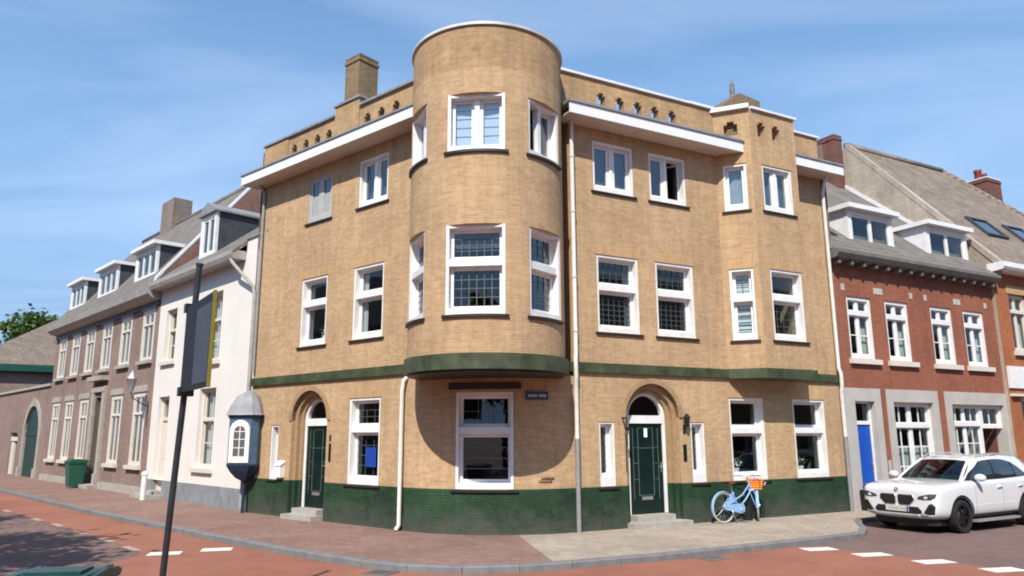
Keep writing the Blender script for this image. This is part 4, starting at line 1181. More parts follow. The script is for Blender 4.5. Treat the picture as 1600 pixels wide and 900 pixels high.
# gutter with its swan neck, roof, verge
b = MB(FL); b.prism([(-0.02, 7.08), (0.42, 7.08), (0.47, 7.2), (0.47, 7.32), (0.3, 7.34), (-0.02, 7.34)], 0, 1.0, WB - 0.02); b.build('gutter', 'gutter', W)
b = MB(FL); b.tube([(1.15, 0.4, 7.08), (1.05, 0.38, 6.95), (0.2, 0.1, 6.15), (0.12, 0.08, 5.9), (0.12, 0.08, 0.1)], 0.05, 10); b.build('downpipe', 'gutter', W)
def pitched(t, fr, s0, s1, o_e, z_e, slope, dep, mat, th=0.12, back=True, name='roof'):
    """roof slope from its eave (o_e, z_e) up to the ridge dep behind, and down the other side"""
    b = MB(fr); oR = o_e - dep; zR = z_e + dep * slope
    k = math.hypot(1, slope)
    def sl(o0, z0, o1, z1):
        L = math.hypot(o1 - o0, z1 - z0)
        b.poly([(s0, o0, z0), (s1, o0, z0), (s1, o1, z1), (s0, o1, z1)], 0, [(s0, 0), (s1, 0), (s1, L), (s0, L)])
    sl(o_e, z_e, oR, zR); sl(o_e - 2 * dep, z_e, oR, zR)
    sl(o_e, z_e - th, oR, zR - th); sl(o_e - 2 * dep, z_e - th, oR, zR - th)
    for s in (s0, s1):
        b.poly([(s, o_e, z_e), (s, oR, zR), (s, oR, zR - th), (s, o_e, z_e - th)]); b.poly([(s, o_e - 2 * dep, z_e), (s, oR, zR), (s, oR, zR - th), (s, o_e - 2 * dep, z_e - th)])
    b.poly([(s0, o_e, z_e), (s1, o_e, z_e), (s1, o_e, z_e - th), (s0, o_e, z_e - th)])
    r = b.build(name, mat, t)
    b = MB(fr); b.tube([(s0, oR, zR - 0.02), (s1, oR, zR - 0.02)], 0.12, 8); b.build('ridge_tiles', mat, r)
    return r
wr = pitched(W, FL, 1.0, WB, 0.42, 7.33, 0.80, 4.6, 'tile_grey')
MB(FL).prism([(-0.27, 6.9), (-0.27, 7.72), (-0.02, 7.72), (-0.02, 6.9)] and [(-0.02, 7.26), (-0.02, 7.70), (-0.28, 7.70), (-0.28, 7.26)], 0, -0.35, 1.02).build('parapet', 'stucco', W)
MB(FL).box(-0.36, 1.04, -0.34, 0.03, 7.70, 7.76).build('coping', 'zinc', W)
MB(FL).poly([(-0.35, -0.28, 7.5), (1.02, -0.28, 7.5), (1.02, -5.0, 9.4), (-0.35, -5.0, 9.4)])
b = MB(FL); b.prism([(-0.28, 7.4), (-4.2, 10.4), (-4.2, 10.3), (-0.28, 7.3)], 0, -0.35, 1.02); b.build('side_roof', 'tile_grey', W)
MB(FL).prism([(0.3, 7.45), (-3.4, 12.19), (-3.4, 12.33), (0.25, 7.64)], 0, WB - 0.1, WB + 0.08).build('verge', 'zincw', wr)
for s in (-0.35, ):
    b = MB(FL); b.panel([(0, 0)] and rect(0, 0.01, 0, 0.01), [], 0, -0.01)
# gable ends and rear wall
def gables(t, fr, s0, s1, ze, slope, dep, mat, o_f=-0.02):
    for s in (s0, s1 - 0.25):
        b = MB(fr); b.prism([(o_f, -0.1), (o_f, ze), (o_f - dep, ze + dep * slope), (o_f - 2 * dep, ze), (o_f - 2 * dep, -0.1)], 0, s, s + 0.25)
        b.build('gable', mat, t)
    MB(fr).box(s0, s1, o_f - 2 * dep - 0.2, o_f - 2 * dep, -0.1, ze).build('rear_wall', mat, t)
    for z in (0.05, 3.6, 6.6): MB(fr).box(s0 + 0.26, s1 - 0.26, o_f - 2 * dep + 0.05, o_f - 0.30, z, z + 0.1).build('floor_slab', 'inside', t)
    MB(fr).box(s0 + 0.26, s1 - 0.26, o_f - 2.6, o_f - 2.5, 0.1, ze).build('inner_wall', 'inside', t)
gables(W, FL, -0.30, WB - 0.02, 7.0, 0.74, 4.2, 'stucco', -0.29)

def dormer(t, fr, s0, s1, of, z0, z1, depth, face='white', cheek='slate', style='flat', lights=2, gl='glass', roofm='fascia'):
    """front face at of, running back depth; casements in the front"""
    b = MB(fr); fz = 0.12
    b.panel(rect(s0, s1, z0, z1), [rect(s0 + 0.16, s1 - 0.16, z0 + 0.18, z1 - 0.14)], of, of - 0.1)
    d = b.build('dormer', face, t)
    for x in (s0 + 0.01, s1 - 0.08): MB(fr).box(x, x + 0.07, of - depth, of - 0.1, z0 - 0.05, z1 - 0.01).build('cheek', cheek, d)
    b = MB(fr)
    if style == 'flat':
        b.box(s0 - 0.14, s1 + 0.14, of - depth - 0.3, of + 0.2, z1, z1 + 0.14)
    else:
        c = (s0 + s1) / 2; h = 0.42
        b.prism([(s0 - 0.1, z1), (s1 + 0.1, z1), (s1 + 0.1, z1 + 0.06), (c, z1 + h), (s0 - 0.1, z1 + 0.06)], 1, of - depth, of + 0.1)
    b.build('dormer_roof', roofm, d)
    # casements
    a0, a1, c0, c1 = s0 + 0.16, s1 - 0.16, z0 + 0.18, z1 - 0.14
    b = MB(fr); n = lights; w = (a1 - a0) / n
    for i in range(n):
        x0, x1 = a0 + w * i, a0 + w * (i + 1)
        for q in ((x0, x0 + 0.07, c0, c1), (x1 - 0.07, x1, c0, c1), (x0 + 0.07, x1 - 0.07, c0, c0 + 0.07), (x0 + 0.07, x1 - 0.07, c1 - 0.07, c1)):
            b.box(q[0], q[1], of - 0.09, of - 0.03, q[2], q[3])
        b.poly([(x0 + 0.07, of - 0.06, c0 + 0.07), (x1 - 0.07, of - 0.06, c0 + 0.07), (x1 - 0.07, of - 0.06, c1 - 0.07), (x0 + 0.07, of - 0.06, c1 - 0.07)], 1)
    b.build('dormer_window', [face, gl], d)
    MB(fr).box(s0 + 0.1, s1 - 0.1, of - 0.62, of - 0.6, z0, z1).build('dormer_back', 'inside', d)
    return d
dormer(W, FL, 4.25, 5.50, -0.34, 7.85, 9.40, 2.05, style='gable', lights=2, roofm='zinc')

# blue oriel at the house corner
op = FL.P(-0.28, 0.22, 0)
OR = Fr((op.x, op.y), (-0.985, 0.17), (-0.17, -0.985))
PLAN = [(-0.30, 0.36), (0.30, 0.36), (0.42, 0.20), (0.42, -0.16), (-0.42, -0.16), (-0.42, 0.20)]
def loft(b, rows, mi=0):
    pr = [[(x * r, y * r, z) for x, y in PLAN] for r, z in rows]
    n = len(PLAN)
    for A, B in zip(pr, pr[1:]):
        for k in range(n): b.poly([A[k], A[(k + 1) % n], B[(k + 1) % n], B[k]], mi)
    b.poly(list(reversed(pr[0])), mi); b.poly(pr[-1], mi)
b = MB(OR); loft(b, [(1.0, 1.26), (1.0, 2.44)]); ori = b.build('oriel', 'oriel_blue', W)
b = MB(OR); loft(b, [(0.09, -0.05), (0.09, 0.76), (0.18, 0.82), (0.50, 0.90), (0.82, 1.06), (1.03, 1.22), (1.03, 1.258)]); b.build('oriel_base', 'navy', ori)
b = MB(OR); loft(b, [(1.04, 2.44), (1.10, 2.50), (1.10, 2.53)]); b.build('oriel_cornice', 'navy', ori)
b = MB(OR); loft(b, [(1.22, 2.53), (1.16, 2.58), (0.97, 2.80), (0.66, 3.04), (0.20, 3.17), (0.08, 3.19)]); b.build('oriel_roof', 'oriel_roof', ori)
b = MB(OR)
o_ = arch_loop(0, 0.285, 1.30, 2.12, 14); i_ = arch_loop(0, 0.165, 1.46, 2.08, 14)
b.panel(o_, [i_], 0.39, 0.358)
w_ = b.build('oriel_window', 'white', ori)
g = MB(OR); g.poly([(x, 0.366, z) for x, z in i_]); g.box(-0.012, 0.012, 0.367, 0.38, 1.46, 2.24, 1)
for z in (1.68, 1.90, 2.10): g.box(-0.16, 0.16, 0.367, 0.379, z - 0.01, z + 0.01, 1)
g.build('pane', ['lamp_glass', 'white'], w_)

# ------------------------------------------------------------------ brown brick house
H = thing('brick_house', 'long brown brick town house with pale stone window surrounds and three dormers', 'house', FL.P(14.7, 0, 0))
H0, H1 = 7.77, 21.65
up_ = [(8.25, 9.4), (10.7, 11.85), (13.05, 14.2), (15.35, 16.5), (17.55, 18.7), (19.75, 20.9)]
gd_ = [(8.45, 9.6), (11.0, 12.15), (15.35, 16.45), (17.6, 18.7), (19.8, 20.9)]
UZ0, UZ1, GZ0, GZ1 = 4.68, 6.55, 0.98, 3.55
drs = (13.25, 14.3)
b = MB(FL)
b.panel([(H0, -0.1), (drs[0], -0.1), (drs[0], 3.55), (drs[1], 3.55), (drs[1], -0.1), (H1, -0.1), (H1, 7.0), (H0, 7.0)], [rect(a - 0.06, c + 0.06, UZ0, UZ1) for a, c in up_] + [rect(a - 0.06, c + 0.06, GZ0, GZ1) for a, c in gd_], 0, -0.28)
b.build('wall', 'brown_brick', H)
for (a, c) in up_:
    window(H, FL, a - 0.06, c + 0.06, UZ0, UZ1, o=0.0, mat='cream', sill=None, transom=0.3, tw=0.06, mull=1, mw=0.06, gd=0.05, fw_=0.17, bot=0.1, curtain=('net', 'cream', 1.0))
    MB(FL).box(a - 0.15, c + 0.15, -0.05, 0.05, UZ1 + 0.01, UZ1 + 0.22).build('lintel', 'stone', H)
    MB(FL).box(a - 0.12, c + 0.12, -0.05, 0.13, UZ0 - 0.13, UZ0 - 0.01).build('sill', 'stone', H)
for (a, c) in gd_:
    window(H, FL, a - 0.06, c + 0.06, GZ0, GZ1, o=0.0, mat='cream', sill=None, transom=0.3, tw=0.06, mull=1, mw=0.06, gd=0.05, fw_=0.17, bot=0.1, curtain=('net', 'cream', 1.0))
    MB(FL).box(a - 0.15, c + 0.15, -0.05, 0.05, GZ1 + 0.01, GZ1 + 0.24).build('lintel', 'stone', H)
    MB(FL).box(a - 0.15, c + 0.15, -0.05, 0.13, GZ0 - 0.14, GZ0 - 0.01).build('sill', 'cream', H)
b = MB(FL)
b.box(drs[0] - 0.32, drs[0], -0.2, 0.10, -0.1, 3.75); b.box(drs[1], drs[1] + 0.32, -0.2, 0.10, -0.1, 3.75); b.box(drs[0] - 0.32, drs[1] + 0.32, -0.2, 0.12, 3.752, 3.98)
b.box(drs[0] - 0.4, drs[1] + 0.4, -0.2, 0.32, 4.2, 4.38)
b.box(drs[0] - 0.36, drs[0] + 0.0, -0.2, 0.16, -0.1, 0.55); b.box(drs[1], drs[1] + 0.36, -0.2, 0.16, -0.1, 0.55)
b.build('door_surround', 'stone', H)
b = MB(FL); b.box(drs[0], drs[1], -0.5, -0.44, 0, 3.75)
for z0, z1 in ((0.4, 1.2), (1.4, 2.6)):
    for xx in (drs[0] + 0.12, drs[0] + 0.6): b.box(xx, xx + 0.34, -0.44, -0.42, z0, z1)
dd = b.build('door', 'brown_door', H)
MB(FL).tube([(drs[0] + 0.1, -0.43, 1.15), (drs[0] + 0.1, -0.36, 1.15)], 0.03, 8).build('handle', 'steel', dd)
MB(FL).box(drs[0] - 0.6, drs[1] + 0.6, -0.45, 0.45, -0.05, 0.14).build('doorstep', 'stone', H)
b = MB(FL); b.box(H0, drs[0] - 0.62, -0.05, 0.10, -0.1, 0.26); b.box(drs[1] + 0.62, H1, -0.05, 0.10, -0.1, 0.26); b.build('plinth', 'stone', H)
b = MB(FL); b.prism([(-0.02, 6.78), (0.32, 6.86), (0.46, 6.98), (0.5, 7.2), (0.35, 7.22), (-0.02, 7.22)], 0, H0 + 0.02, H1); b.build('gutter', 'gutter', H)
MB(FL).box(H0 + 0.01, H1, -0.05, 0.06, 6.62, 6.78).build('frieze', 'brown_door', H)
hr = pitched(H, FL, H0 - 0.1, H1 + 0.1, 0.38, 7.22, 1.28, 3.95, 'tile_grey')
gables(H, FL, H0, H1, 6.95, 1.2, 3.6, 'brown_brick', -0.29)
MB(FL).prism([(-0.02, 6.9), (-0.02, 7.86), (-3.4, 12.19), (-6.9, 7.7), (-6.9, 6.9)], 0, H0 - 0.11, H0 - 0.02).build('party_gable', 'gable_brick', H)
for (a, c) in ((9.55, 11.95), (14.25, 16.8), (18.95, 21.3)):
    dormer(H, FL, a, c, -0.30, 7.95, 9.25, 1.6, lights=3, face='white')
chimney(H, FL, 17.0, 18.6, -4.2, -3.3, 11.0, 13.6, 'chimney_grey', 'stone', cap=False)
# carriage lamp on the wall
t = small('wall_lamp', 'old carriage lantern on a bracket at the brown brick house', 'lamp', FL, 8.1, 0, 3.2)
b = MB(FL); b.tube([(8.1, 0.0, 3.0), (8.1, 0.3, 3.15), (8.1, 0.55, 3.3), (8.1, 0.62, 3.5)], 0.018, 8); b.tube([(8.1, 0.0, 2.3), (8.1, 0.02, 3.2)], 0.02, 8); b.build('bracket', 'black', t)
b = MB(FL); b.lathe([(0.06, 0), (0.08, 0.05), (0.17, 0.42), (0.2, 0.45), (0.1, 0.62), (0.03, 0.7), (0.0, 0.78)], (8.1, 0.62, 3.5), n=6); b.build('lantern', 'zinc', t)

# ------------------------------------------------------------------ gate wall beyond it
G = thing('gate_wall', 'brown brick yard wall with a stone arched gateway', 'wall', FL.P(26, 0, 0))
GC, GR = 24.55, 1.45
b = MB(FL)
ar = arch_loop(GC, GR + 0.3, -0.1, 2.1, 16)
b.panel([(H1 + 0.01, -0.1), (GC - GR - 0.3, -0.1)] + list(reversed(ar[2:])) + [(GC + GR + 0.3, -0.1), (27.45, -0.1), (27.45, 2.2), (29.3, 2.2), (29.3, -0.1), (46, -0.1), (46, 4.4), (H1 + 0.01, 4.4)], [], 0, -0.3)
b.build('wall', 'brown_brick', G)
b = MB(FL)
for k in range(16):
    a, d = math.pi * k / 16, math.pi * (k + 1) / 16
    pr = [(GC + q * math.cos(t_), 2.1 + q * math.sin(t_)) for q, t_ in ((GR, a), (GR + 0.3, a), (GR + 0.3, d), (GR, d))]
    b.poly([(x, 0.05, z) for x, z in pr])
    for i, j in ((0, 3), (1, 2)):
        b.poly([(pr[i][0], 0.05, pr[i][1]), (pr[j][0], 0.05, pr[j][1]), (pr[j][0], -0.28, pr[j][1]), (pr[i][0], -0.28, pr[i][1])])
for sg_ in (-1, 1):
    a, d = sorted((GC + sg_ * GR, GC + sg_ * (GR + 0.3))); b.box(a, d, -0.28, 0.05, -0.1, 2.1)
    a, d = sorted((GC + sg_ * (GR - 0.02), GC + sg_ * (GR + 0.42))); b.box(a, d, -0.28, 0.12, -0.1, 0.45)
b.box(GC - 0.15, GC + 0.15, -0.1, 0.09, 3.5, 3.95)
b.build('stone_arch', 'stone', G)
b = MB(FL); b.poly([(x, -0.09, z) for x, z in arch_loop(GC, GR + 0.05, -0.1, 2.1, 16)])
for i in range(12):
    x = GC - GR + 0.12 + i * (2 * GR - 0.24) / 11
    b.box(x - 0.1, x + 0.1, -0.09, -0.065, -0.05, 2.1 + math.sqrt(max(0, GR ** 2 - (x - GC) ** 2)) - 0.05)
b.box(GC - GR, GC + GR, -0.065, -0.03, 2.05, 2.18)
b.build('gate', 'gate_green', G)
MB(FL).box(H1 + 0.01, 46, -0.4, 0.10, 4.4, 4.52).build('coping', 'stone', G)
b = MB(FL); b.box(27.45, 29.3, -0.26, -0.2, -0.1, 1.75); b.build('side_door', 'gate_green', G)
b = MB(FL); b.box(27.45, 29.3, -0.25, -0.05, 1.76, 1.98); b.box(28.6, 29.3, -0.2, -0.1, -0.1, 1.75); b.build('door_frame', 'cream', G)
# house behind the gate wall with a green gutter
Q1, Q2 = Vector((-31.55, 51.0)), Vector((-30.2, 44.0))
FQ = Fr((-25.5, 47.0), (-0.93, -0.37), (0.37, -0.93))
Y = thing('outbuilding', 'low brown brick building with hipped tiled roof and green gutter', 'building', (-31, 52, 0))
OBX = [(-46, 42.0), (-31.6, 51.0)]
fu = (Vector(OBX[1]) - Vector(OBX[0])).normalized()
FQ = Fr(OBX[0], fu, (fu.y, -fu.x))
LQ = (Vector(OBX[1]) - Vector(OBX[0])).length + 9
b = MB(FQ); b.panel(rect(12, LQ, -0.1, 6.3), [rect(LQ - 10.5, LQ - 8.9, 4.7, 5.3)], 0, -0.3); b.build('wall', 'brown_brick', Y)
b = MB(FQ); b.poly([(LQ - 10.5, -0.2, 4.7), (LQ - 8.9, -0.2, 4.7), (LQ - 8.9, -0.2, 5.3), (LQ - 10.5, -0.2, 5.3)]); b.build('window', 'lamp', Y)
b = MB(FQ); b.prism([(-0.05, 6.2), (0.55, 6.3), (0.6, 6.75), (-0.05, 6.75)], 0, 11.6, LQ + 0.3); b.build('gutter', 'gutter_green', Y)
b = MB(FQ)
r0, r1, od, zr = 17.2, LQ - 4.0, -4.5, 10.9
b.poly([(11.6, 0.5, 6.7), (LQ + 0.4, 0.5, 6.7), (r1, od, zr), (r0, od, zr)], 0, [(0, 0), (LQ, 0), (r1, 6.3), (r0, 6.3)])
b.poly([(LQ + 0.4, 0.5, 6.7), (LQ + 0.4, -9.5, 6.7), (r1, od, zr)], 0, [(0, 0), (10, 0), (5, 6.3)])
b.poly([(11.6, -9.5, 6.7), (11.6, 0.5, 6.7), (r0, od, zr)], 0, [(0, 0), (10, 0), (5, 6.3)])
b.poly([(LQ + 0.4, -9.5, 6.7), (11.6, -9.5, 6.7), (r0, od, zr), (r1, od, zr)], 0, [(0, 0), (LQ, 0), (r1, 6.3), (r0, 6.3)])
b.build('roof', 'tile_old', Y)
b = MB(FQ); b.box(12, 12.3, -9, -0.3, -0.1, 6.6); b.box(LQ - 0.3, LQ, -9, -0.3, -0.1, 6.6); b.box(12, LQ, -9.3, -9, -0.1, 6.6); b.build('side_wall', 'brown_brick', Y)

#RIGHT
# ------------------------------------------------------------------ red brick house
D = thing('brick_house', 'red brick terraced house with blue door, two white dormers and rendered surrounds', 'house', FR.P(4, 0, 0))
DL = 7.95
rw = [(0.68, 1.74), (2.35, 3.42), (4.5, 5.6), (6.18, 7.3)]
b = MB(FR)
dh = [(0.60, 1.46, -0.1, 2.86), (2.25, 4.1, 0.4, 2.86), (5.0, 7.75, -0.1, 2.84)]
out = [(0.05, -0.1), (dh[0][0], -0.1), (dh[0][0], dh[0][3]), (dh[0][1], dh[0][3]), (dh[0][1], -0.1), (dh[2][0], -0.1), (dh[2][0], dh[2][3]), (dh[2][1], dh[2][3]), (dh[2][1], -0.1), (DL, -0.1), (DL, 6.75), (0.05, 6.75)]
b.panel(out, [rect(a, c, 4.02, 5.78) for a, c in rw] + [rect(*dh[1])], 0, -0.28)
b.build('wall', 'red_brick', D)
for (a, c) in rw:
    window(D, FR, a, c, 4.02, 5.78, o=-0.04, transom=0.27, fw_=0.10, bot=0.12, tw=0.13, mull=1, mw=0.09, grid=((1, 1), (1, 2)), sill=None, curtain=('sides', 'curtainw', 0.3))
    b = MB(FR); b.box(a - 0.10, c + 0.14, -0.05, 0.10, 3.87, 4.01); b.build('sill', 'cream', D)
# small white stones above the upper windows
for x, w_ in ((0.5, 0.14), (1.9, 0.40), (3.55, 0.14), (4.25, 0.14), (5.75, 0.36), (7.4, 0.14)):
    MB(FR).box(x, x + w_, -0.05, 0.012, 5.92, 6.10).build('accent_stone', 'pstone', D)
# rendered surrounds
b = MB(FR)
def surround(s0, s1, h):
    b.box(s0, h[0] + 0.012, -0.30, 0.03, -0.1, 3.2); b.box(h[1] - 0.012, s1, -0.30, 0.03, -0.1, 3.2); b.box(h[0] + 0.012, h[1] - 0.012, -0.30, 0.03, h[3] - 0.012, 3.2)
surround(0.12, 1.72, dh[0]); surround(1.98, 4.35, dh[1]); surround(4.70, 8.0 - 0.06, dh[2])
b.box(dh[1][0], dh[1][1], -0.02, 0.03, -0.1, 0.4)
b.build('surround', 'pstone', D)
# blue door in its recess
h = dh[0]
b = MB(FR); b.box(h[0], h[0] + 0.07, -0.22, -0.14, 0.05, 2.86); b.box(h[1] - 0.07, h[1], -0.22, -0.14, 0.05, 2.86); b.box(h[0] + 0.07, h[1] - 0.07, -0.22, -0.13, 2.22, 2.32); b.box(h[0] + 0.07, h[1] - 0.07, -0.22, -0.14, 2.79, 2.86)
df = b.build('door_frame', 'white', D)
g = MB(FR); g.poly([(h[0] + 0.07, -0.18, 2.32), (h[1] - 0.07, -0.18, 2.32), (h[1] - 0.07, -0.18, 2.79), (h[0] + 0.07, -0.18, 2.79)]); g.build('fanlight', 'glass', df)
b = MB(FR); b.box(h[0] + 0.07, h[1] - 0.07, -0.21, -0.165, 0.08, 2.22)
dd = b.build('door', 'blue_door', D)
b = MB(FR)
for zz in (1.15, 1.62): b.box(h[0] + 0.17, h[0] + 0.27, -0.164, -0.158, zz, zz + 0.34)
b.build('door_glass', 'lamp', dd)
MB(FR).tube([(h[1] - 0.14, -0.16, 0.95), (h[1] - 0.14, -0.12, 1.0), (h[1] - 0.14, -0.12, 1.15), (h[1] - 0.14, -0.16, 1.2)], 0.012, 8).build('handle', 'steel', dd)
b = MB(FR); b.box(h[0] + 0.013, h[1] - 0.013, -0.29, 0.02, -0.1, 0.05); b.build('doorstep', 'stone', D)
# big shop-like windows
h = dh[1]
window(D, FR, *h, o=-0.1, transom=0.27, fw_=0.10, bot=0.12, tw=0.12, mull=1, mw=0.12, grid=((2, 1), (2, 3)), sill=None, curtain=('net', 'curtainw', 0.5))
h = dh[2]
window(D, FR, h[0], 6.65, 0.0, h[3], o=-0.1, transom=0.21, fw_=0.09, bot=0.12, tw=0.12, mull=1, mw=0.10, grid=((2, 1), (2, 4)), sill=None, curtain=('net', 'curtainw', 0.4))
window(D, FR, 6.65, h[1], 2.12, h[3], o=-0.1, fw_=0.09, bot=0.10, grid=(2, 1), sill=None)
b = MB(FR); b.box(7.752, 7.80, -1.6, -0.28, -0.1, 2.84); b.box(6.6, 6.65, -1.6, -0.28, -0.1, 2.84); b.box(6.6, 7.8, -1.65, -1.6, -0.1, 2.84); b.box(6.65, 7.752, -1.6, -0.28, 2.2, 2.26)
b.build('porch', 'pstone', D)
b = MB(FR); b.box(6.8, 7.6, -1.599, -1.55, 0, 2.1); b.build('porch_door', 'blackp', D)
# eaves with dentils
b = MB(FR); b.prism([(-0.02, 6.72), (0.34, 6.76), (0.42, 6.88), (0.42, 6.98), (-0.02, 6.98)], 0, 0.0, DL - 0.1)
b.build('gutter', 'gutter_dark', D)
for i in range(15):
    b = MB(FR); b.box(0.15 + i * 0.53, 0.25 + i * 0.53, 0.002, 0.28, 6.61, 6.72); b.build('bracket', 'gutter_dark', D)
dr = pitched(D, FR, 0.02, DL - 0.05, 0.36, 6.98, 0.857, 6.0, 'tile_grey')
for (a, c) in ((1.62, 3.72), (5.42, 7.62)):
    dormer(D, FR, a, c, -0.40, 7.16, 8.56, 1.6, face='white', cheek='white', lights=2, roofm='fascia')
for s in (0.03, DL - 0.27):
    b = MB(FR); b.prism([(-0.29, -0.1), (-0.29, 6.7), (-5.65, 11.3), (-11, 6.7), (-11, -0.1)], 0, s, s + 0.2); b.build('gable', 'chim_red', D)
b = MB(FR); b.box(0.3, DL - 0.3, -2.6, -2.5, 0, 6.6); b.box(0.3, DL - 0.3, -2.5, -0.3, 3.4, 3.5); b.box(0.3, DL - 0.3, -2.5, -0.3, 6.55, 6.65); b.build('inner_wall', 'inside', D)
b = MB(FR); b.box(0.05, 0.07, -11, -10.8, 0, 6.6); b.box(0.05, DL, -11.2, -11, -0.1, 6.7); b.build('rear_wall', 'red_brick', D)
# wall vent and junction box beside the car
MB(FR).box(1.80, 1.90, 0.0, 0.03, 0.95, 1.25).build('vent', 'pstone', D)

# ------------------------------------------------------------------ orange brick house
E_ = thing('brick_house', 'orange brick house with tall mossy roof at the right edge', 'house', FR.P(13, 0, 0))
E0, E1 = 7.97, 19.5
ew = [(8.68, 9.75), (11.0, 12.1), (13.4, 14.5), (15.8, 16.9)]
b = MB(FR); b.panel(rect(E0, E1, -0.1, 7.2), [rect(a, c, 4.6, 6.5) for a, c in ew] + [rect(8.6, 9.75, 0.6, 3.1), rect(10.7, 11.8, -0.09, 3.0), rect(13, 15, 0.6, 3.0)], 0.12, -0.2); b.build('wall', 'orange_brick', E_)
for (a, c) in ew:
    window(E_, FR, a, c, 4.6, 6.5, o=0.04, transom=0.3, mull=1, mat='cream', mw=0.07, fw_=0.09, bot=0.1, tw=0.1, sill=None, curtain=('sides', 'curtainw', 0.25))
    MB(FR).box(a - 0.1, c + 0.1, 0.05, 0.22, 4.45, 4.59).build('sill', 'cream', E_)
    MB(FR).box(a - 0.1, c + 0.1, 0.05, 0.14, 6.51, 6.78).build('lintel', 'soldier', E_)
window(E_, FR, 8.6, 9.75, 0.6, 3.1, o=0.04, transom=0.36, mull=1, mat='cream', sill=None)
window(E_, FR, 13, 15, 0.6, 3.0, o=0.04, transom=0.36, mull=1, mat='cream', sill=None)
MB(FR).box(10.7, 11.8, -0.1, 0.0, -0.09, 3.0).build('door', 'brown_door', E_)
MB(FR).box(E0 + 0.03, E1, 0.0, 0.19, 3.38, 4.08).build('signboard', 'white', E_)
MB(FR).box(E0 + 0.03, E1, 0.0, 0.25, 2.2 + 0.92, 3.2).build('ledge', 'cream', E_)
b = MB(FR); b.prism([(0.0, 7.15), (0.5, 7.2), (0.55, 7.28), (0.55, 7.44), (0.0, 7.44)], 0, E0 - 0.1, E1); b.build('eaves', 'fascia', E_)
b = MB(FR)
oe, ze, orr, zr = 0.45, 7.3, -4.8, 13.35
r1 = 14.3
Ls = math.hypot(oe - orr, zr - ze)
b.poly([(E0, oe, ze), (E1 + 0.4, oe, ze), (r1, orr, zr), (E0, orr, zr)], 0, [(E0, 0), (E1, 0), (r1, Ls), (E0, Ls)])
b.poly([(E0, 2 * orr - oe, ze), (E1 + 0.4, 2 * orr - oe, ze), (r1, orr, zr), (E0, orr, zr)], 0, [(E0, 0), (E1, 0), (r1, Ls), (E0, Ls)])
b.poly([(E1 + 0.4, oe, ze), (E1 + 0.4, 2 * orr - oe, ze), (r1, orr, zr)], 0, [(0, 0), (10, 0), (5, 8)])
er = b.build('roof', 'tile_old', E_)
b = MB(FR); b.tube([(E0, orr, zr), (r1, orr, zr), ], 0.13, 8); b.tube([(r1, orr, zr), (E1 + 0.4, oe, ze)], 0.12, 8); b.build('ridge_tiles', 'tile_old', er)
b = MB(FR); b.prism([(oe - 0.1, ze - 0.1), (orr, zr - 0.05), (2 * orr - oe + 0.1, ze - 0.1), (2 * orr - oe + 0.1, -0.1), (0.1, -0.1), (0.1, ze - 0.3)], 0, E0 - 0.02, E0 + 0.25); b.build('gable', 'cement', E_)
b = MB(FR); b.prism([(oe + 0.02, ze - 0.16), (orr, zr - 0.10), (orr, zr + 0.14), (oe + 0.0, ze + 0.12)], 0, E0 - 0.032, E0 + 0.22); b.build('verge', 'cement', er)
# white flashing where the red house's roof meets this gable
b = MB(FR); b.prism([(-0.6, 7.83), (-5.7, 12.2), (-5.7, 12.36), (-0.6, 7.99)], 0, E0 - 0.08, E0 - 0.022); b.build('flashing', 'zincw', D)
chimney(E_, FR, E0 - 0.5, E0 - 0.03, -5.75, -4.95, 10.8, 13.75, 'chim_red', 'chim_red')
chimney(E_, FR, 15.55, 16.6, -4.6, -3.6, 10.5, 12.9, 'chim_red', 'zincw', pots=((15.8, -4.1, 0.45, 0.13, 'red_pot') if False else (15.85, -4.1, 0.5, 0.14, 'saddle'), (16.3, -4.1, 0.4, 0.12, 'saddle')))
b = MB(FR)
b.box(E1, E1 + 0.0 + 0.2, -9.8, -0.2, -0.1, 7.2); b.box(E0, E1, -10.2, -10, -0.1, 7.2); b.box(E0 + 0.3, E1 - 0.1, -2.7, -2.6, 0, 7); b.build('rear_wall', 'inside', E_)
# skylights in the roof
def skylight(s, d0, w, h):
    sl_ = (zr - ze) / (oe - orr)
    def P(x, o, lift): return (x, o + lift * sl_ / math.hypot(1, sl_), ze + (oe - o) * sl_ + lift / math.hypot(1, sl_))
    k = 1 / math.hypot(1, sl_)
    b = MB(FR)
    o0, o1 = d0, d0 - h * k
    def slab(a, c, q0, q1, l0, l1, mi):
        pts = [P(a, q0, l0), P(c, q0, l0), P(c, q1, l0), P(a, q1, l0), P(a, q0, l1), P(c, q0, l1), P(c, q1, l1), P(a, q1, l1)]
        for f in ((0, 1, 2, 3), (4, 5, 6, 7), (0, 1, 5, 4), (1, 2, 6, 5), (2, 3, 7, 6), (3, 0, 4, 7)): b.poly([pts[i] for i in f], mi)
    e = 0.1
    slab(s, s + e, o0, o1, 0.0, 0.1, 0); slab(s + w - e, s + w, o0, o1, 0.0, 0.1, 0)
    slab(s + e, s + w - e, o0, o0 - e * k, 0.0, 0.1, 0); slab(s + e, s + w - e, o1 + e * k, o1, 0.0, 0.1, 0)
    slab(s + e, s + w - e, o0 - e * k, o1 + e * k, 0.02, 0.06, 1)
    b.build('skylight', ['slate', 'skyglass'], er)
M['skyglass'] = plain('skylight glass', (0.02, 0.03, 0.035), 0.03, spec=1.0, coat=1.0)
skylight(10.0, -0.95, 1.3, 1.15); skylight(12.4, -0.95, 1.3, 1.15)

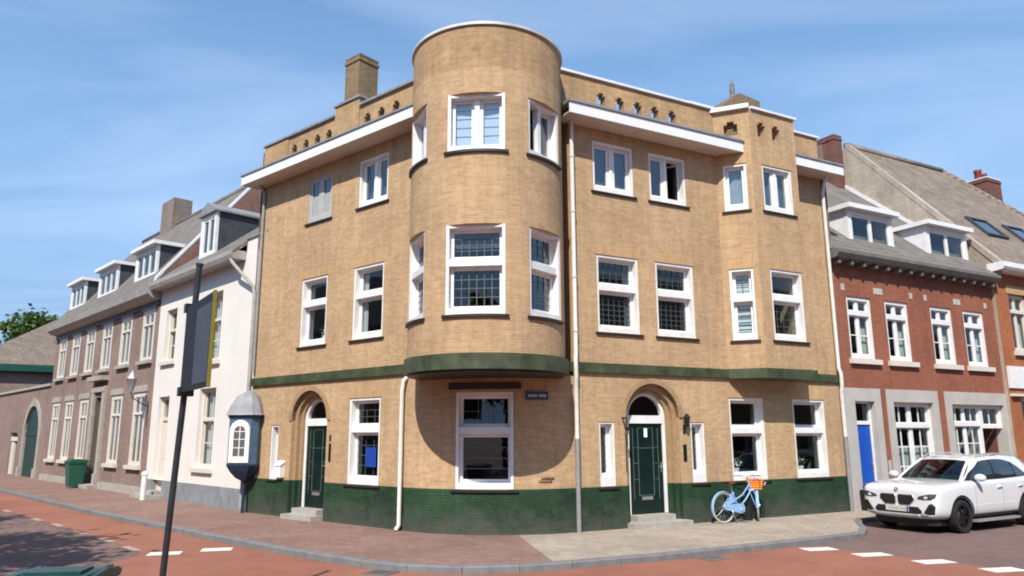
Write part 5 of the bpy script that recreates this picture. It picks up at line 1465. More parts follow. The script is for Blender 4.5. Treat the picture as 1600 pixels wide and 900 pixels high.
#OBJECTS
# ------------------------------------------------------------------ sign pole with light box, near left
t = thing('sign_pole', 'dark pole carrying a yellow edged light box sign', 'sign', (-3.88, 8.5, RZ))
b = MB(); b.tube([(-3.855, 8.5, RZ), (-3.70, 8.5, 3.98)], 0.035, 14)
b.tube([(-3.70, 8.5, 3.97), (-3.70, 8.5, 4.0)], 0.044, 14)
b.tube([(-3.855, 8.5, RZ), (-3.843, 8.5, 0.25)], 0.06, 14)
b.build('pole', 'polepaint', t)
p0, p1 = Vector((-3.715, 8.42)), Vector((-2.985, 7.37))
fs = Fr(p0, (p1 - p0), None); 
u = (p1 - p0).normalized(); fs = Fr(p0, u, (-abs(u.y), -abs(u.x))); LB = (p1 - p0).length
b = MB(fs)
b.box(0.0, LB, 0.022, 0.055, 2.48, 3.44)
bx = b.build('light_box', 'blackp', t)
b = MB(fs); b.box(LB, LB + 0.03, 0.026, 0.058, 2.47, 3.45); b.build('edge_trim', 'yellow', bx)
b = MB(fs); b.box(0.60, LB - 0.03, 0.055, 0.06, 2.53, 3.34); 
M['panelglass'] = plain('grey display panel', (0.065, 0.08, 0.105), 0.6, spec=0.05, var=0.1, nscale=1)
b.build('face_panel', 'panelglass', bx)
for z in (2.44, 3.40): MB(fs).box(-0.09, 0.02, -0.09, 0.07, z, z + 0.1).build('clamp', 'black', t)

# ------------------------------------------------------------------ wheelie bins
def wheelie(label, mat, matlid, loc, rz):
    t = thing('wheelie_bin', label, 'bin', loc)
    t.rotation_euler.z = rz
    def bb(): return MB()
    def fin(b, name, m_, par=None):
        me_o = b.build(name, m_, None); me_o.parent = par or t
        me_o.location = (0, 0, 0)
        return me_o
    b = bb()
    lo = [(-0.22, -0.25), (0.22, -0.25), (0.22, 0.22), (-0.22, 0.22)]; hi = [(-0.29, -0.33), (0.29, -0.33), (0.29, 0.30), (-0.29, 0.30)]
    A = [(x, y, 0.05) for x, y in lo]; B = [(x, y, 0.98) for x, y in hi]
    for k in range(4): b.poly([A[k], A[(k + 1) % 4], B[(k + 1) % 4], B[k]])
    b.poly(A); b.poly(B)
    b.box(-0.31, 0.31, -0.35, 0.32, 0.94, 0.99)
    body = fin(b, 'body', mat)
    b = bb()
    prof = [(-0.37, 0.995), (-0.37, 1.03), (-0.2, 1.075), (0.1, 1.09), (0.31, 1.07), (0.36, 1.03), (0.36, 0.995)]
    b.prism(prof, 0, -0.32, 0.32)
    b.box(-0.2, 0.2, -0.12, 0.12, 1.075, 1.105)
    b.box(-0.28, -0.24, -0.3, 0.3, 1.03, 1.088); b.box(0.24, 0.28, -0.3, 0.3, 1.03, 1.088)
    fin(b, 'lid', matlid)
    b = bb(); b.tube([(-0.3, 0.30, 1.0), (-0.3, 0.42, 1.02), (0.3, 0.42, 1.02), (0.3, 0.30, 1.0)], 0.018, 8); fin(b, 'handle', matlid)
    for x in (-0.24, 0.24):
        b = bb(); b.lathe([(0.0, -0.03), (0.1, -0.03), (0.1, 0.03), (0.0, 0.03)], (x, 0.24, 0.1), 'x', 16); fin(b, 'wheel', 'tyre')
    return t
wheelie('bright green wheelie bin at the foot of the brown brick house', 'bin', 'bin', (-17.35, 30.05, 0.0), rad(-45))
wheelie('dark green wheelie bin at the near left road edge', 'bin_dark', 'bin_dark', (-3.46, 5.92, RZ), rad(8))
# ------------------------------------------------------------------ short white post at the white house steps
t = thing('post', 'short white post beside the grey doorstep of the white house', 'post', FL.P(6.0, 0.62, 0))
MB(FL).tube([(6.0, 0.62, 0), (6.0, 0.62, 0.75)], 0.085, 12).build('shaft', 'white', t)
MB(FL).lathe([(0.085, 0.75), (0.11, 0.78), (0.08, 0.86), (0, 0.9)], (6.0, 0.62, 0), n=12).build('knob', 'white', t)
t = thing('planter', 'square dark planter box at the foot of the blue door', 'planter', FR.P(0.62, 0.30, 0))
b = MB(FR)
b.prism([(0.10, 0.0), (0.50, 0.0), (0.54, 0.52), (0.06, 0.52)], 0, 0.42, 0.84); b.build('box', 'tub', t)
b = MB(FR); b.box(0.45, 0.81, 0.10, 0.50, 0.50, 0.525); b.build('soil', 'seatgrey', t)
vs_ = MB(FR); LR = random.Random(8)
for k in range(60):
    c = Vector((0.63 + LR.gauss(0, 0.09), 0.30 + LR.gauss(0, 0.09), 0.56 + abs(LR.gauss(0, 0.07)))); a_ = Vector((LR.gauss(0, 1), LR.gauss(0, 1), LR.gauss(0, 0.6))).normalized() * 0.05; q_ = a_.cross(Vector((LR.gauss(0, 1), LR.gauss(0, 1), 1))).normalized() * 0.02
    vs_.poly([c - a_, c + q_, c + a_, c - q_])
vs_.build('plant', 'leaf', t, weld=False)
#CAR
# ------------------------------------------------------------------ parked car
FCAR = Fr((9.12, 17.06), (-math.cos(rad(30)), -math.sin(rad(30))), (math.sin(rad(30)), -math.cos(rad(30))))
V = thing('parked_car', 'white compact suv parked in front of the red brick house', 'car', FCAR.P(-1.3, 0, RZ))
ZG = RZ
def car_world(mb):
    for v in mb.v: v.z += ZG
    return mb
st = [(0.88, 0.62, 0.38, 0.84, 0.76), (0.865, 0.78, 0.325, 0.955, 0.87), (0.78, 0.865, 0.29, 1.00, 0.93), (0.55, 0.895, 0.26, 1.025, 0.96), (0.25, 0.908, 0.26, 1.05, 0.985), (0.0, 0.912, 0.26, 1.065, 1.005),
      (-0.45, 0.915, 0.26, 1.09, 1.03), (-1.0, 0.915, 0.26, 1.09, 1.045), (-1.8, 0.915, 0.26, 1.10, 1.055), (-2.4, 0.915, 0.26, 1.12, 1.07), (-2.67, 0.915, 0.26, 1.13, 1.08), (-3.15, 0.89, 0.27, 1.14, 1.09),
      (-3.45, 0.83, 0.26, 1.10, 1.04), (-3.56, 0.72, 0.36, 1.0, 0.92)]
def section(w, zb, zt, sh):
    return [(0, zb), (0.7 * w, zb), (0.95 * w, zb + 0.05), (0.995 * w, zb + 0.20), (1.0 * w, max(zb + 0.3, sh - 0.34)), (0.992 * w, sh - 0.13), (0.975 * w, sh - 0.015), (0.90 * w, sh + (zt - sh) * 0.6), (0.5 * w, zt - 0.005), (0, zt + 0.012)]
b = MB(FCAR)
secs = []
for x, w, zb, zt, sh in st:
    h = section(w, zb, zt, sh)
    full = [(x, y, z) for y, z in h] + [(x, -y, z) for y, z in reversed(h[1:-1])]
    secs.append(full)
for A, B in zip(secs, secs[1:]):
    n_ = len(A)
    for k in range(n_): b.poly([A[k], A[(k + 1) % n_], B[(k + 1) % n_], B[k]], 0, smooth=True)
def capsec(S, flip):
    h = 10
    L_ = S[:h]; R_ = [S[0]] + list(reversed(S[h:])) + [S[h - 1]]
    for i in range(h - 1):
        q = [L_[i], L_[i + 1], R_[i + 1], R_[i]]
        q = [p for j, p in enumerate(q) if p not in q[:j]]
        b.poly(q, 0, smooth=True)
capsec(secs[0], 0); capsec(secs[-1], 1)
car_world(b)
body0 = b.build('body_shell', 'carpaint', V)
md = body0.modifiers.new('s', 'SUBSURF'); md.levels = 2; md.render_levels = 2
WR = 0.345
cuts = []
for ax in (0.0, -2.67):
    for sg_ in (-1, 1):
        c = MB(FCAR); c.lathe([(0.0, -0.17), (WR + 0.045, -0.17), (WR + 0.045, 0.2), (0.0, 0.2)], (ax, sg_ * 0.86, WR), 'o', 40); car_world(c)
        co_ = c.build('cutter', 'blackp', V); cuts.append(co_)
        bm_ = body0.modifiers.new('b', 'BOOLEAN'); bm_.operation = 'DIFFERENCE'; bm_.solver = 'EXACT'; bm_.object = co_
bpy.context.view_layer.update()
dg = bpy.context.evaluated_depsgraph_get()
me = bpy.data.meshes.new_from_object(body0.evaluated_get(dg))
body = bpy.data.objects.new('body', me); COL.objects.link(body); body.parent = V
for c in cuts + [body0]: bpy.data.objects.remove(c, do_unlink=True)
me.materials.clear(); me.materials.append(M['carpaint']); me.materials.append(M['blackp'])
for p in me.polygons:
    p.use_smooth = True
    # the dark liner of the wheel housings
    c = p.center + V.location
    l = Vector(c) - FCAR.o; lx, ly, lz = l.dot(FCAR.u), l.dot(FCAR.n), c.z - ZG
    p.material_index = 0
    for ax in (0.0, -2.67):
        d = math.hypot(lx - ax, lz - WR)
        nl = p.normal.dot(FCAR.n)
        if d < WR + 0.052 and abs(ly) < 0.905 and (abs(nl) < 0.5 or abs(ly) < 0.75): p.material_index = 1; p.use_smooth = False
bm_ = bmesh.new(); bm_.from_mesh(me)
for e in bm_.edges:
    if len(e.link_faces) == 2 and e.calc_face_angle(0) > rad(38): e.smooth = False
bm_.to_mesh(me); bm_.free()
bvh = BVHTree.FromPolygons([v.co + V.location for v in me.vertices], [tuple(p.vertices) for p in me.polygons])
def hit(org, dr):
    r = bvh.ray_cast(org, dr)
    return r[0], r[1]
def decal(name, pts, mat, view='front', lift=0.006, par=None, step=0.03, mi_inner=None):
    """a fitted piece of trim: outline given in the front (y,z) or side (x,z) view, laid on the body surface with its own thickness"""
    P = []
    L = len(pts)
    for i in range(L):
        a, c = Vector(pts[i]), Vector(pts[(i + 1) % L]); k = max(1, int((c - a).length / step))
        P += [a + (c - a) * j / k for j in range(k)]
    # interior grid points for a snug fit
    xs = [p.x for p in P]; ys = [p.y for p in P]
    def inside(q):
        r = False
        for i in range(len(P)):
            a, c = P[i], P[i - 1]
            if (a.y > q.y) != (c.y > q.y) and q.x < (c.x - a.x) * (q.y - a.y) / (c.y - a.y) + a.x: r = not r
        return r
    inn_ = []
    gx = min(xs) + step / 2
    while gx < max(xs):
        gy = min(ys) + step / 2
        while gy < max(ys):
            q = Vector((gx, gy))
            if inside(q) and min((q - p).length for p in P) > step * 0.45: inn_.append(q)
            gy += step
        gx += step
    from mathutils.geometry import delaunay_2d_cdt
    r = delaunay_2d_cdt(P + inn_, [(i, (i + 1) % len(P)) for i in range(len(P))], [list(range(len(P)))], 1, 1e-6)
    W_ = []
    for q in r[0]:
        if view == 'front': org = FCAR.P(3, q.x, q.y + ZG); dr = -FCAR.u
        elif view == 'side': org = FCAR.P(q.x, 3, q.y + ZG); dr = -FCAR.n
        else: org = FCAR.P(q.x, q.y, 4); dr = Vector((0, 0, -1))
        p, nrm = hit(org, dr)
        if p is None: return None
        if nrm.dot(dr) > 0: nrm = -nrm
        W_.append((p + nrm * lift, p - nrm * 0.02))
    me_ = bpy.data.meshes.new(name)
    vs = [w[0] - V.location for w in W_] + [w[1] - V.location for w in W_]
    fs_ = [tuple(f) for f in r[2]]
    n_ = len(W_); bd = len(P)
    # side wall all round the outline
    from collections import Counter
    ec = Counter(tuple(sorted((f[i], f[(i + 1) % len(f)]))) for f in fs_ for i in range(len(f)))
    fs_ += [(a, c, c + n_, a + n_) for (a, c), k in ec.items() if k == 1]
    me_.from_pydata(vs, [], fs_)
    me_.materials.append(M[mat])
    bm2 = bmesh.new(); bm2.from_mesh(me_); bmesh.ops.recalc_face_normals(bm2, faces=bm2.faces); bm2.to_mesh(me_); bm2.free()
    for p in me_.polygons: p.use_smooth = len(p.vertices) == 3
    o = bpy.data.objects.new(name, me_); COL.objects.link(o); o.parent = par or V
    return o
for sg_ in (1, -1):
    K = lambda pts: [(sg_ * y, z) for y, z in pts]
    decal('grille_surround', K([(0.02, 0.62), (0.05, 0.565), (0.28, 0.565), (0.40, 0.68), (0.39, 0.765), (0.35, 0.80), (0.05, 0.80), (0.02, 0.76)]), 'silver', lift=0.006)
    g_ = decal('grille', K([(0.032, 0.625), (0.06, 0.58), (0.275, 0.58), (0.383, 0.685), (0.372, 0.757), (0.342, 0.787), (0.058, 0.787), (0.032, 0.755)]), 'blackp', lift=0.012)
    hl = decal('headlight', K([(0.46, 0.715), (0.58, 0.70), (0.74, 0.705), (0.815, 0.75), (0.83, 0.83), (0.73, 0.825), (0.58, 0.79), (0.49, 0.765)]), 'lamp', lift=0.008)
    decal('headlight_lens', K([(0.60, 0.72), (0.66, 0.715), (0.69, 0.745), (0.66, 0.775), (0.61, 0.765)]), 'lampw', lift=0.013, par=hl, step=0.02)
    decal('fog_intake', K([(0.57, 0.43), (0.66, 0.405), (0.78, 0.42), (0.81, 0.57), (0.76, 0.635), (0.70, 0.615), (0.64, 0.53)]), 'blackp', lift=0.007)
    decal('bumper_trim', K([(0.50, 0.385), (0.55, 0.355), (0.73, 0.345), (0.75, 0.375), (0.60, 0.41), (0.54, 0.46)]), 'silver', lift=0.009)
decal('lower_intake', [(-0.56, 0.44), (-0.48, 0.405), (0.48, 0.405), (0.56, 0.44), (0.46, 0.548), (-0.46, 0.548)], 'blackp', lift=0.006)
decal('skid_plate', [(-0.48, 0.345), (0.48, 0.345), (0.47, 0.395), (-0.47, 0.395)], 'silver', lift=0.01)
# number plate: flat, in front of the bumper
b = MB(FCAR); b.box(0.895, 0.907, -0.26, 0.26, 0.44, 0.55, 0); b.box(0.9075, 0.9085, 0.215, 0.255, 0.445, 0.545, 1)
rr = random.Random(5); y = 0.19
for k in range(7):
    b.box(0.9075, 0.9085, y - 0.035, y, 0.47, 0.52, 2); y -= 0.053 if k not in (1, 4) else 0.07
car_world(b); b.build('number_plate', ['plate', 'plateblue', 'gutter'], V)
# roundel on the nose
p_, n_ = hit(FCAR.P(3, 0, 0.89 + ZG), -FCAR.u)
if p_:
    if n_.dot(FCAR.u) < 0: n_ = -n_
    me_ = bpy.data.meshes.new('badge'); bm2 = bmesh.new()
    q_ = n_.to_track_quat('Z', 'Y').to_matrix().to_4x4(); q_.translation = p_ + n_ * 0.008 - V.location
    bmesh.ops.create_cone(bm2, segments=24, radius1=0.041, radius2=0.041, depth=0.012, cap_ends=True, cap_tris=True, matrix=q_)
    bm2.to_mesh(me_); bm2.free()
    for mt in ('blackp', 'plateblue', 'white'): me_.materials.append(M[mt])
    bd = bpy.data.objects.new('badge', me_); COL.objects.link(bd); bd.parent = V
    b = MB(WF)
    yv = (q_.to_3x3() @ Vector((0, 1, 0))); xv = (q_.to_3x3() @ Vector((1, 0, 0))); c_ = p_ + n_ * 0.0155
    for k in range(12):
        a, d = math.pi * 2 * k / 12, math.pi * 2 * (k + 1) / 12
        b.poly([c_, c_ + xv * (0.028 * math.cos(a)) + yv * (0.028 * math.sin(a)), c_ + xv * (0.028 * math.cos(d)) + yv * (0.028 * math.sin(d))], 1 if (k // 3) % 2 else 0)
    b.build('badge_face', ['plateblue', 'white'], bd)
# black cladding round the arches and along the sill
for ax in (0.0, -2.67):
    arc = lambda r, a0, a1, n=14: [(ax + r * math.cos(rad(a0 + (a1 - a0) * k / n)), WR + r * math.sin(rad(a0 + (a1 - a0) * k / n))) for k in range(n + 1)]
    a_out = arc(WR + 0.095, -8, 188); a_in = arc(WR + 0.055, 188, -8)
    for s_ in ('side',): decal('arch_trim', a_out + a_in, 'blackp', view='side', lift=0.008, step=0.05)
decal('sill_trim', [(-0.46, 0.285), (-2.2, 0.285), (-2.2, 0.365), (-0.46, 0.365)], 'blackp', view='side', lift=0.01, step=0.06)
b = MB(FCAR); b.prism([(0.80, 0.20), (0.935, 0.205), (0.94, 0.245), (0.80, 0.25)], 0, -2.2, -0.47); car_world(b); b.build('side_step', 'silver', V)
b = MB(FCAR); b.prism([(-3.3, -0.74), (0.60, -0.74), (0.76, -0.60), (0.76, 0.60), (0.60, 0.74), (-3.3, 0.74)], 2, 0.17, 0.36); car_world(b); b.build('underbody', 'blackp', V)
for sg_ in (1, -1):
    decal('bonnet_seam', [(0.72, 0.70 * sg_), (0.2, 0.80 * sg_), (-0.36, 0.80 * sg_), (-0.36, 0.786 * sg_), (0.2, 0.786 * sg_), (0.72, 0.686 * sg_)], 'gutter', view='top', lift=0.0015, step=0.06)
# door seams and handles
for x in (-0.52, -1.62, -2.42):
    decal('door_seam', [(x, 0.34), (x - 0.012, 0.34), (x - 0.012 - 0.02, 1.0), (x - 0.02, 1.0)], 'gutter', view='side', lift=0.0015, step=0.05)
for x in (-1.42, -2.30):
    decal('door_handle', [(x, 0.885), (x - 0.19, 0.895), (x - 0.19, 0.92), (x, 0.91)], 'carpaint', view='side', lift=0.03, step=0.04)
decal('crease_highlight', [(-0.45, 0.545), (-2.3, 0.56), (-2.3, 0.57), (-0.45, 0.555)], 'paleblind', view='side', lift=0.002, step=0.06)  # paler strip paints in the light caught along the door crease
# cabin
bel = [(-0.36, 0.735, 1.045), (-1.0, 0.815, 1.06), (-1.75, 0.83, 1.075), (-2.5, 0.82, 1.09), (-3.1, 0.79, 1.11), (-3.46, 0.69, 1.09)]
tops = [(-1.06, 0.56, 1.475), (-1.38, 0.60, 1.53), (-1.8, 0.615, 1.555), (-2.5, 0.61, 1.55), (-2.98, 0.585, 1.52), (-3.28, 0.53, 1.455)]
mid_z = [1.51, 1.575, 1.60, 1.598, 1.565, 1.50]
def side_pt(u, v, out=0.0, sg_=1):
    i = min(int(u), 4); f = u - i
    A = Vector(bel[i]).lerp(Vector(bel[i + 1]), f); B = Vector(tops[i]).lerp(Vector(tops[i + 1]), f)
    p = A.lerp(B, v); p.y += 0.035 * math.sin(math.pi * v) + out
    p.y *= sg_
    return p
b = MB(FCAR); NU, NV = 30, 6
for sg_ in (1, -1):
    for i in range(NU):
        for j in range(NV):
            u0, u1 = 5 * i / NU, 5 * (i + 1) / NU; v0, v1 = j / NV, (j + 1) / NV
            b.poly([side_pt(u0, v0, 0, sg_), side_pt(u1, v0, 0, sg_), side_pt(u1, v1, 0, sg_), side_pt(u0, v1, 0, sg_)], smooth=True)
def roof_pt(u, w):
    i = min(int(u), 4); f = u - i
    T_ = Vector(tops[i]).lerp(Vector(tops[i + 1]), f); mz = mid_z[i] + (mid_z[i + 1] - mid_z[i]) * f
    k = 1 - abs(w) ** 2.4
    return Vector((T_.x + (0.06 if u < 0.01 else 0.06 * max(0, 1 - u)) * k - (0.10 * k if u > 4.99 else 0), T_.y * w, T_.z + (mz - T_.z) * k))
for i in range(20):
    for j in range(12):
        u0, u1 = 5 * i / 20, 5 * (i + 1) / 20; w0, w1 = -1 + 2 * j / 12, -1 + 2 * (j + 1) / 12
        b.poly([roof_pt(u0, w0), roof_pt(u1, w0), roof_pt(u1, w1), roof_pt(u0, w1)], smooth=True)
# tailgate
for j in range(12):
    w0, w1 = -1 + 2 * j / 12, -1 + 2 * (j + 1) / 12
    b.poly([roof_pt(5, w0), roof_pt(5, w1), Vector((-3.50, 0.69 * w1, 1.09)), Vector((-3.50, 0.69 * w0, 1.09))], smooth=True)
car_world(b); cab = b.build('cabin', 'carpaint', V)
# windscreen with slim pillars left and right
b = MB(FCAR)
def ws(w, v, out=0.0):
    A = Vector((-0.36 + 0.17 * (1 - w * w), 0.735 * w, 1.045 + 0.02 * (1 - w * w))); B = roof_pt(0, w)
    p = A.lerp(B, v); p.x += out; p.z += out * 0.5 + 0.02 * math.sin(math.pi * v)
    return p
for i in range(12):
    for j in range(6):
        w0, w1 = -0.93 + 1.86 * i / 12, -0.93 + 1.86 * (i + 1) / 12; v0, v1 = 0.02 + 0.93 * j / 6, 0.02 + 0.93 * (j + 1) / 6
        b.poly([ws(w0, v0), ws(w1, v0), ws(w1, v1), ws(w0, v1)], smooth=True)
car_world(b); b.build('windscreen', 'car_glass', V)
b = MB(FCAR)
for sg_ in (1, -1): b.tube([ws(0.97 * sg_, 0.0), ws(0.97 * sg_, 0.5), ws(0.97 * sg_, 1.0)], 0.033, 8)
for j in range(12):
    w0, w1 = -0.96 + 1.92 * j / 12, -0.96 + 1.92 * (j + 1) / 12
    b.poly([ws(w0, 0.945, 0.004), ws(w1, 0.945, 0.004), ws(w1, 1.0, 0.002), ws(w0, 1.0, 0.002)], smooth=True)
car_world(b); b.build('pillar', 'carpaint', V)
# side glass: dark, follows the cabin side
def glass_side(u0, u1, sg_, vt, name='side_window', mat='car_dark_glass', out=0.009):
    b = MB(FCAR); n = 10
    for i in range(n):
        for j in range(4):
            a, c = u0 + (u1 - u0) * i / n, u0 + (u1 - u0) * (i + 1) / n
            f = lambda u, k: side_pt(u, 0.04 + (vt(u) - 0.04) * k / 4, out, sg_)
            b.poly([f(a, j), f(c, j), f(c, j + 1), f(a, j + 1)], smooth=True)
    car_world(b); return b.build(name, mat, V)
M['car_dark_glass'] = plain('dark car glass', (0.012, 0.016, 0.015), 0.03, spec=0.9, coat=0.5)
def vtop(u):
    if u < 0.9: return min(0.87, 0.30 + 0.75 * u)
    return 0.87 if u < 2.3 else max(0.045, 0.87 - 0.82 * ((u - 2.3) / 1.45) ** 2.2)
for sg_ in (1, -1):
    glass_side(0.10, 3.72, sg_, vtop, 'pillar_trim', 'blackp', 0.005)
    glass_side(0.34, 1.62, sg_, lambda u: vtop(u) - 0.03); glass_side(1.72, 2.85, sg_, lambda u: vtop(u) - 0.03); glass_side(2.91, 3.55, sg_, lambda u: max(0.05, vtop(u) - 0.03))
    b = MB(FCAR)
    pts = [side_pt(0.1 + 3.65 * k / 20, 0.02, 0.01, sg_) for k in range(21)]
    b.tube(pts, 0.010, 6); car_world(b); b.build('window_trim', 'blackp', V)
    # mirror
    b = MB(FCAR); y0 = 0.86 * sg_
    b.tube([(-0.66, 0.80 * sg_, 1.05), (-0.64, 0.93 * sg_, 1.08)], 0.03, 8, 1)
    c_ = Vector((-0.62, 1.0 * sg_, 1.125))
    prof = []
    for k in range(9):
        a = math.pi * k / 8; prof.append((0.0 if k in (0, 8) else math.sin(a), -math.cos(a)))
    n2 = 16
    for k in range(n2):
        for (r0, h0), (r1, h1) in zip(prof, prof[1:]):
            a, d = 2 * math.pi * k / n2, 2 * math.pi * (k + 1) / n2
            q = [c_ + Vector((0.07 * r * math.cos(t_), 0.125 * h, 0.085 * r * math.sin(t_))) for r, h, t_ in ((r0, h0, a), (r0, h0, d), (r1, h1, d), (r1, h1, a))]
            q = [p for j, p in enumerate(q) if all((p - o).length > 1e-6 for o in q[:j])]
            if len(q) > 2: b.poly(q, 0, smooth=True)
    car_world(b); b.build('mirror', ['carpaint', 'blackp'], V)
# interior: dark tub, dashboard, seats with headrests, all behind the glass
b = MB(FCAR); b.box(-3.3, -0.45, -0.70, 0.70, 1.095, 1.115); b.box(-0.95, -0.5, -0.66, 0.66, 1.1, 1.14)
car_world(b); b.build('dashboard', 'seatgrey', V)
for y in (-0.36, 0.36):
    b = MB(FCAR); b.prism([(-1.62, 1.1), (-1.42, 1.1), (-1.50, 1.30), (-1.62, 1.31)], 1, y - 0.2, y + 0.2); b.prism([(-1.64, 1.31), (-1.54, 1.31), (-1.56, 1.44), (-1.64, 1.45)], 1, y - 0.12, y + 0.12)
    car_world(b); b.build('seat', 'seatgrey', V)
b = MB(FCAR); b.lathe([(0.15, -0.012), (0.18, -0.012), (0.18, 0.012), (0.15, 0.012), (0.15, -0.012)], (-1.0, 0.36, 1.12), 's', 20); car_world(b); b.build('steering_wheel', 'blackp', V)
b = MB(FCAR); b.prism([(0.0, 0.0)] and [(-0.70, 1.06), (-0.66, 1.06), (-1.03, 1.40), (-1.07, 1.40)], 1, -0.06, 0.06); b2_ = None
# roof rails
for sg_ in (1, -1):
    b = MB(FCAR); pts = [(-1.3, 0.585 * sg_, 1.555), (-1.4, 0.585 * sg_, 1.60), (-2.0, 0.59 * sg_, 1.615), (-2.75, 0.58 * sg_, 1.595), (-2.9, 0.575 * sg_, 1.55)]
    b.tube(pts, 0.014, 8); car_world(b); b.build('roof_rail', 'silver', V)
# wheels
for ax in (0.0, -2.67):
    for sg_ in (1, -1):
        b = MB(FCAR); c = (ax, sg_ * 0.80, WR)
        b.lathe([(0.235, -0.10), (0.30, -0.115), (0.335, -0.10), (WR, -0.06), (WR, 0.06), (0.335, 0.10), (0.30, 0.115), (0.235, 0.10), (0.235, -0.10)], c, 'o', 40)
        car_world(b); w_ = b.build('wheel', 'tyre', V)
        b = MB(FCAR); k0 = sg_ * 0.095
        b.lathe([(0.215, -0.09 * sg_), (0.24, -0.09 * sg_), (0.24, k0), (0.222, k0 + 0.006 * sg_), (0.215, k0 - 0.02 * sg_), (0.215, -0.09 * sg_)], c, 'o', 36)
        b.lathe([(0.0, k0 - 0.005 * sg_), (0.055, k0 - 0.005 * sg_), (0.06, k0 - 0.03 * sg_), (0.0, k0 - 0.03 * sg_)], c, 'o', 16)
        for k in range(10):
            a = 2 * math.pi * k / 10 + (0.12 if k % 2 else -0.12)
            d = Vector((math.cos(a), 0, math.sin(a))); t_ = Vector((-math.sin(a), 0, math.cos(a)))
            q = Vector(c) + Vector((0, k0 - 0.02 * sg_, 0))
            p4 = [q + d * 0.05 + t_ * 0.014, q + d * 0.05 - t_ * 0.014, q + d * 0.22 - t_ * 0.017, q + d * 0.22 + t_ * 0.017]
            p5 = [p + Vector((0, 0.022 * sg_, 0)) for p in p4]
            b.poly(p4); b.poly(p5)
            for i in range(4): b.poly([p4[i], p4[(i + 1) % 4], p5[(i + 1) % 4], p5[i]])
        b.lathe([(0.0, k0 - 0.06 * sg_), (0.15, k0 - 0.06 * sg_), (0.15, k0 - 0.075 * sg_), (0.0, k0 - 0.075 * sg_)], c, 'o', 20, 1)
        car_world(b); b.build('rim', ['rim', 'pipe_grey'], w_)

# ------------------------------------------------------------------ bicycle leaning at the green plinth
K_ = thing('bicycle', 'light blue step-through bicycle with cream tyres and orange front basket', 'bicycle', FB.P(4.6, 0.4, 0))
OB = 0.36
rear, front = Vector((4.10, OB, 0.345)), Vector((5.16, OB, 0.345))
bb_ = Vector((4.55, OB, 0.30)); hd0, hd1 = Vector((4.98, OB, 0.70)), Vector((4.90, OB, 0.93)); sd = Vector((4.36, OB, 0.80))
def wheel(cn, axis_u, axis_n, name):
    b = MB(FB); n = 40
    b.tube([cn + axis_u * (0.325 * math.cos(2 * math.pi * k / n)) + Vector((0, 0, 0.325 * math.sin(2 * math.pi * k / n))) for k in range(n)], 0.020, 8, closed=True)
    w_ = b.build(name, 'cream_tyre', K_)
    b = MB(FB)
    b.tube([cn + axis_u * (0.300 * math.cos(2 * math.pi * k / n)) + Vector((0, 0, 0.300 * math.sin(2 * math.pi * k / n))) for k in range(n)], 0.011, 6, closed=True)
    b.tube([cn - axis_n * 0.05, cn + axis_n * 0.05], 0.022, 8)
    for k in range(18):
        a = 2 * math.pi * k / 18
        b.tube([cn + axis_n * (0.03 if k % 2 else -0.03), cn + axis_u * (0.295 * math.cos(a)) + Vector((0, 0, 0.295 * math.sin(a)))], 0.0022, 4)
    b.build('rim', 'chrome', w_)
U_, N_ = Vector((1, 0, 0)), Vector((0, 1, 0))
wheel(rear, U_, N_, 'wheel')
sa = rad(-44); UF = Vector((math.cos(sa), math.sin(sa), 0)); NF_ = Vector((-math.sin(sa), math.cos(sa), 0))
wheel(front, UF, NF_, 'wheel')
b = MB(FB)
b.tube([hd0 - Vector((0, 0, 0.02)), hd1], 0.021, 10)
b.tube([hd0, Vector((4.80, OB, 0.50)), bb_ + Vector((0.02, 0, 0.02))], 0.018, 10)
b.tube([hd0 + Vector((-0.04, 0, 0.13)), Vector((4.70, OB, 0.60)), Vector((4.47, OB, 0.50))], 0.016, 10)
b.tube([bb_, sd - Vector((-0.02, 0, 0.1))], 0.017, 10)
for sg_ in (-1, 1):
    e = N_ * (0.05 * sg_)
    b.tube([bb_ + e * 0.6, rear + e], 0.012, 8); b.tube([rear + e, Vector((4.42, OB, 0.66)) + e * 0.5], 0.011, 8)
b.build('frame', 'bikeblue', K_)
b = MB(FB)
for sg_ in (-1, 1):
    e = NF_ * (0.05 * sg_)
    b.tube([hd0 + e * 0.9 - Vector((0, 0, 0.0)), Vector((5.03, OB, 0.60)) + e, front + e], 0.015, 8)
b.tube([hd0 - NF_ * 0.06, hd0 + NF_ * 0.06], 0.02, 8)
b.build('fork', 'bikeblue', K_)
def fender(cn, au, an, a0, a1, name, wd=0.032, r=0.362):
    b = MB(FB); n = 18
    for k in range(n):
        for j in range(4):
            t0, t1 = a0 + (a1 - a0) * k / n, a0 + (a1 - a0) * (k + 1) / n
            def P(t, q):
                x = -1 + q / 2; rr_ = r - 0.012 * x * x
                return cn + au * (rr_ * math.cos(t)) + an * (wd * x) + Vector((0, 0, rr_ * math.sin(t)))
            b.poly([P(t0, j), P(t1, j), P(t1, j + 1), P(t0, j + 1)], smooth=True)
    return b.build(name, 'bikeblue', K_)
fender(rear, U_, N_, rad(40), rad(215), 'rear_fender')
fender(front, UF, NF_, rad(50), rad(185), 'front_fender')
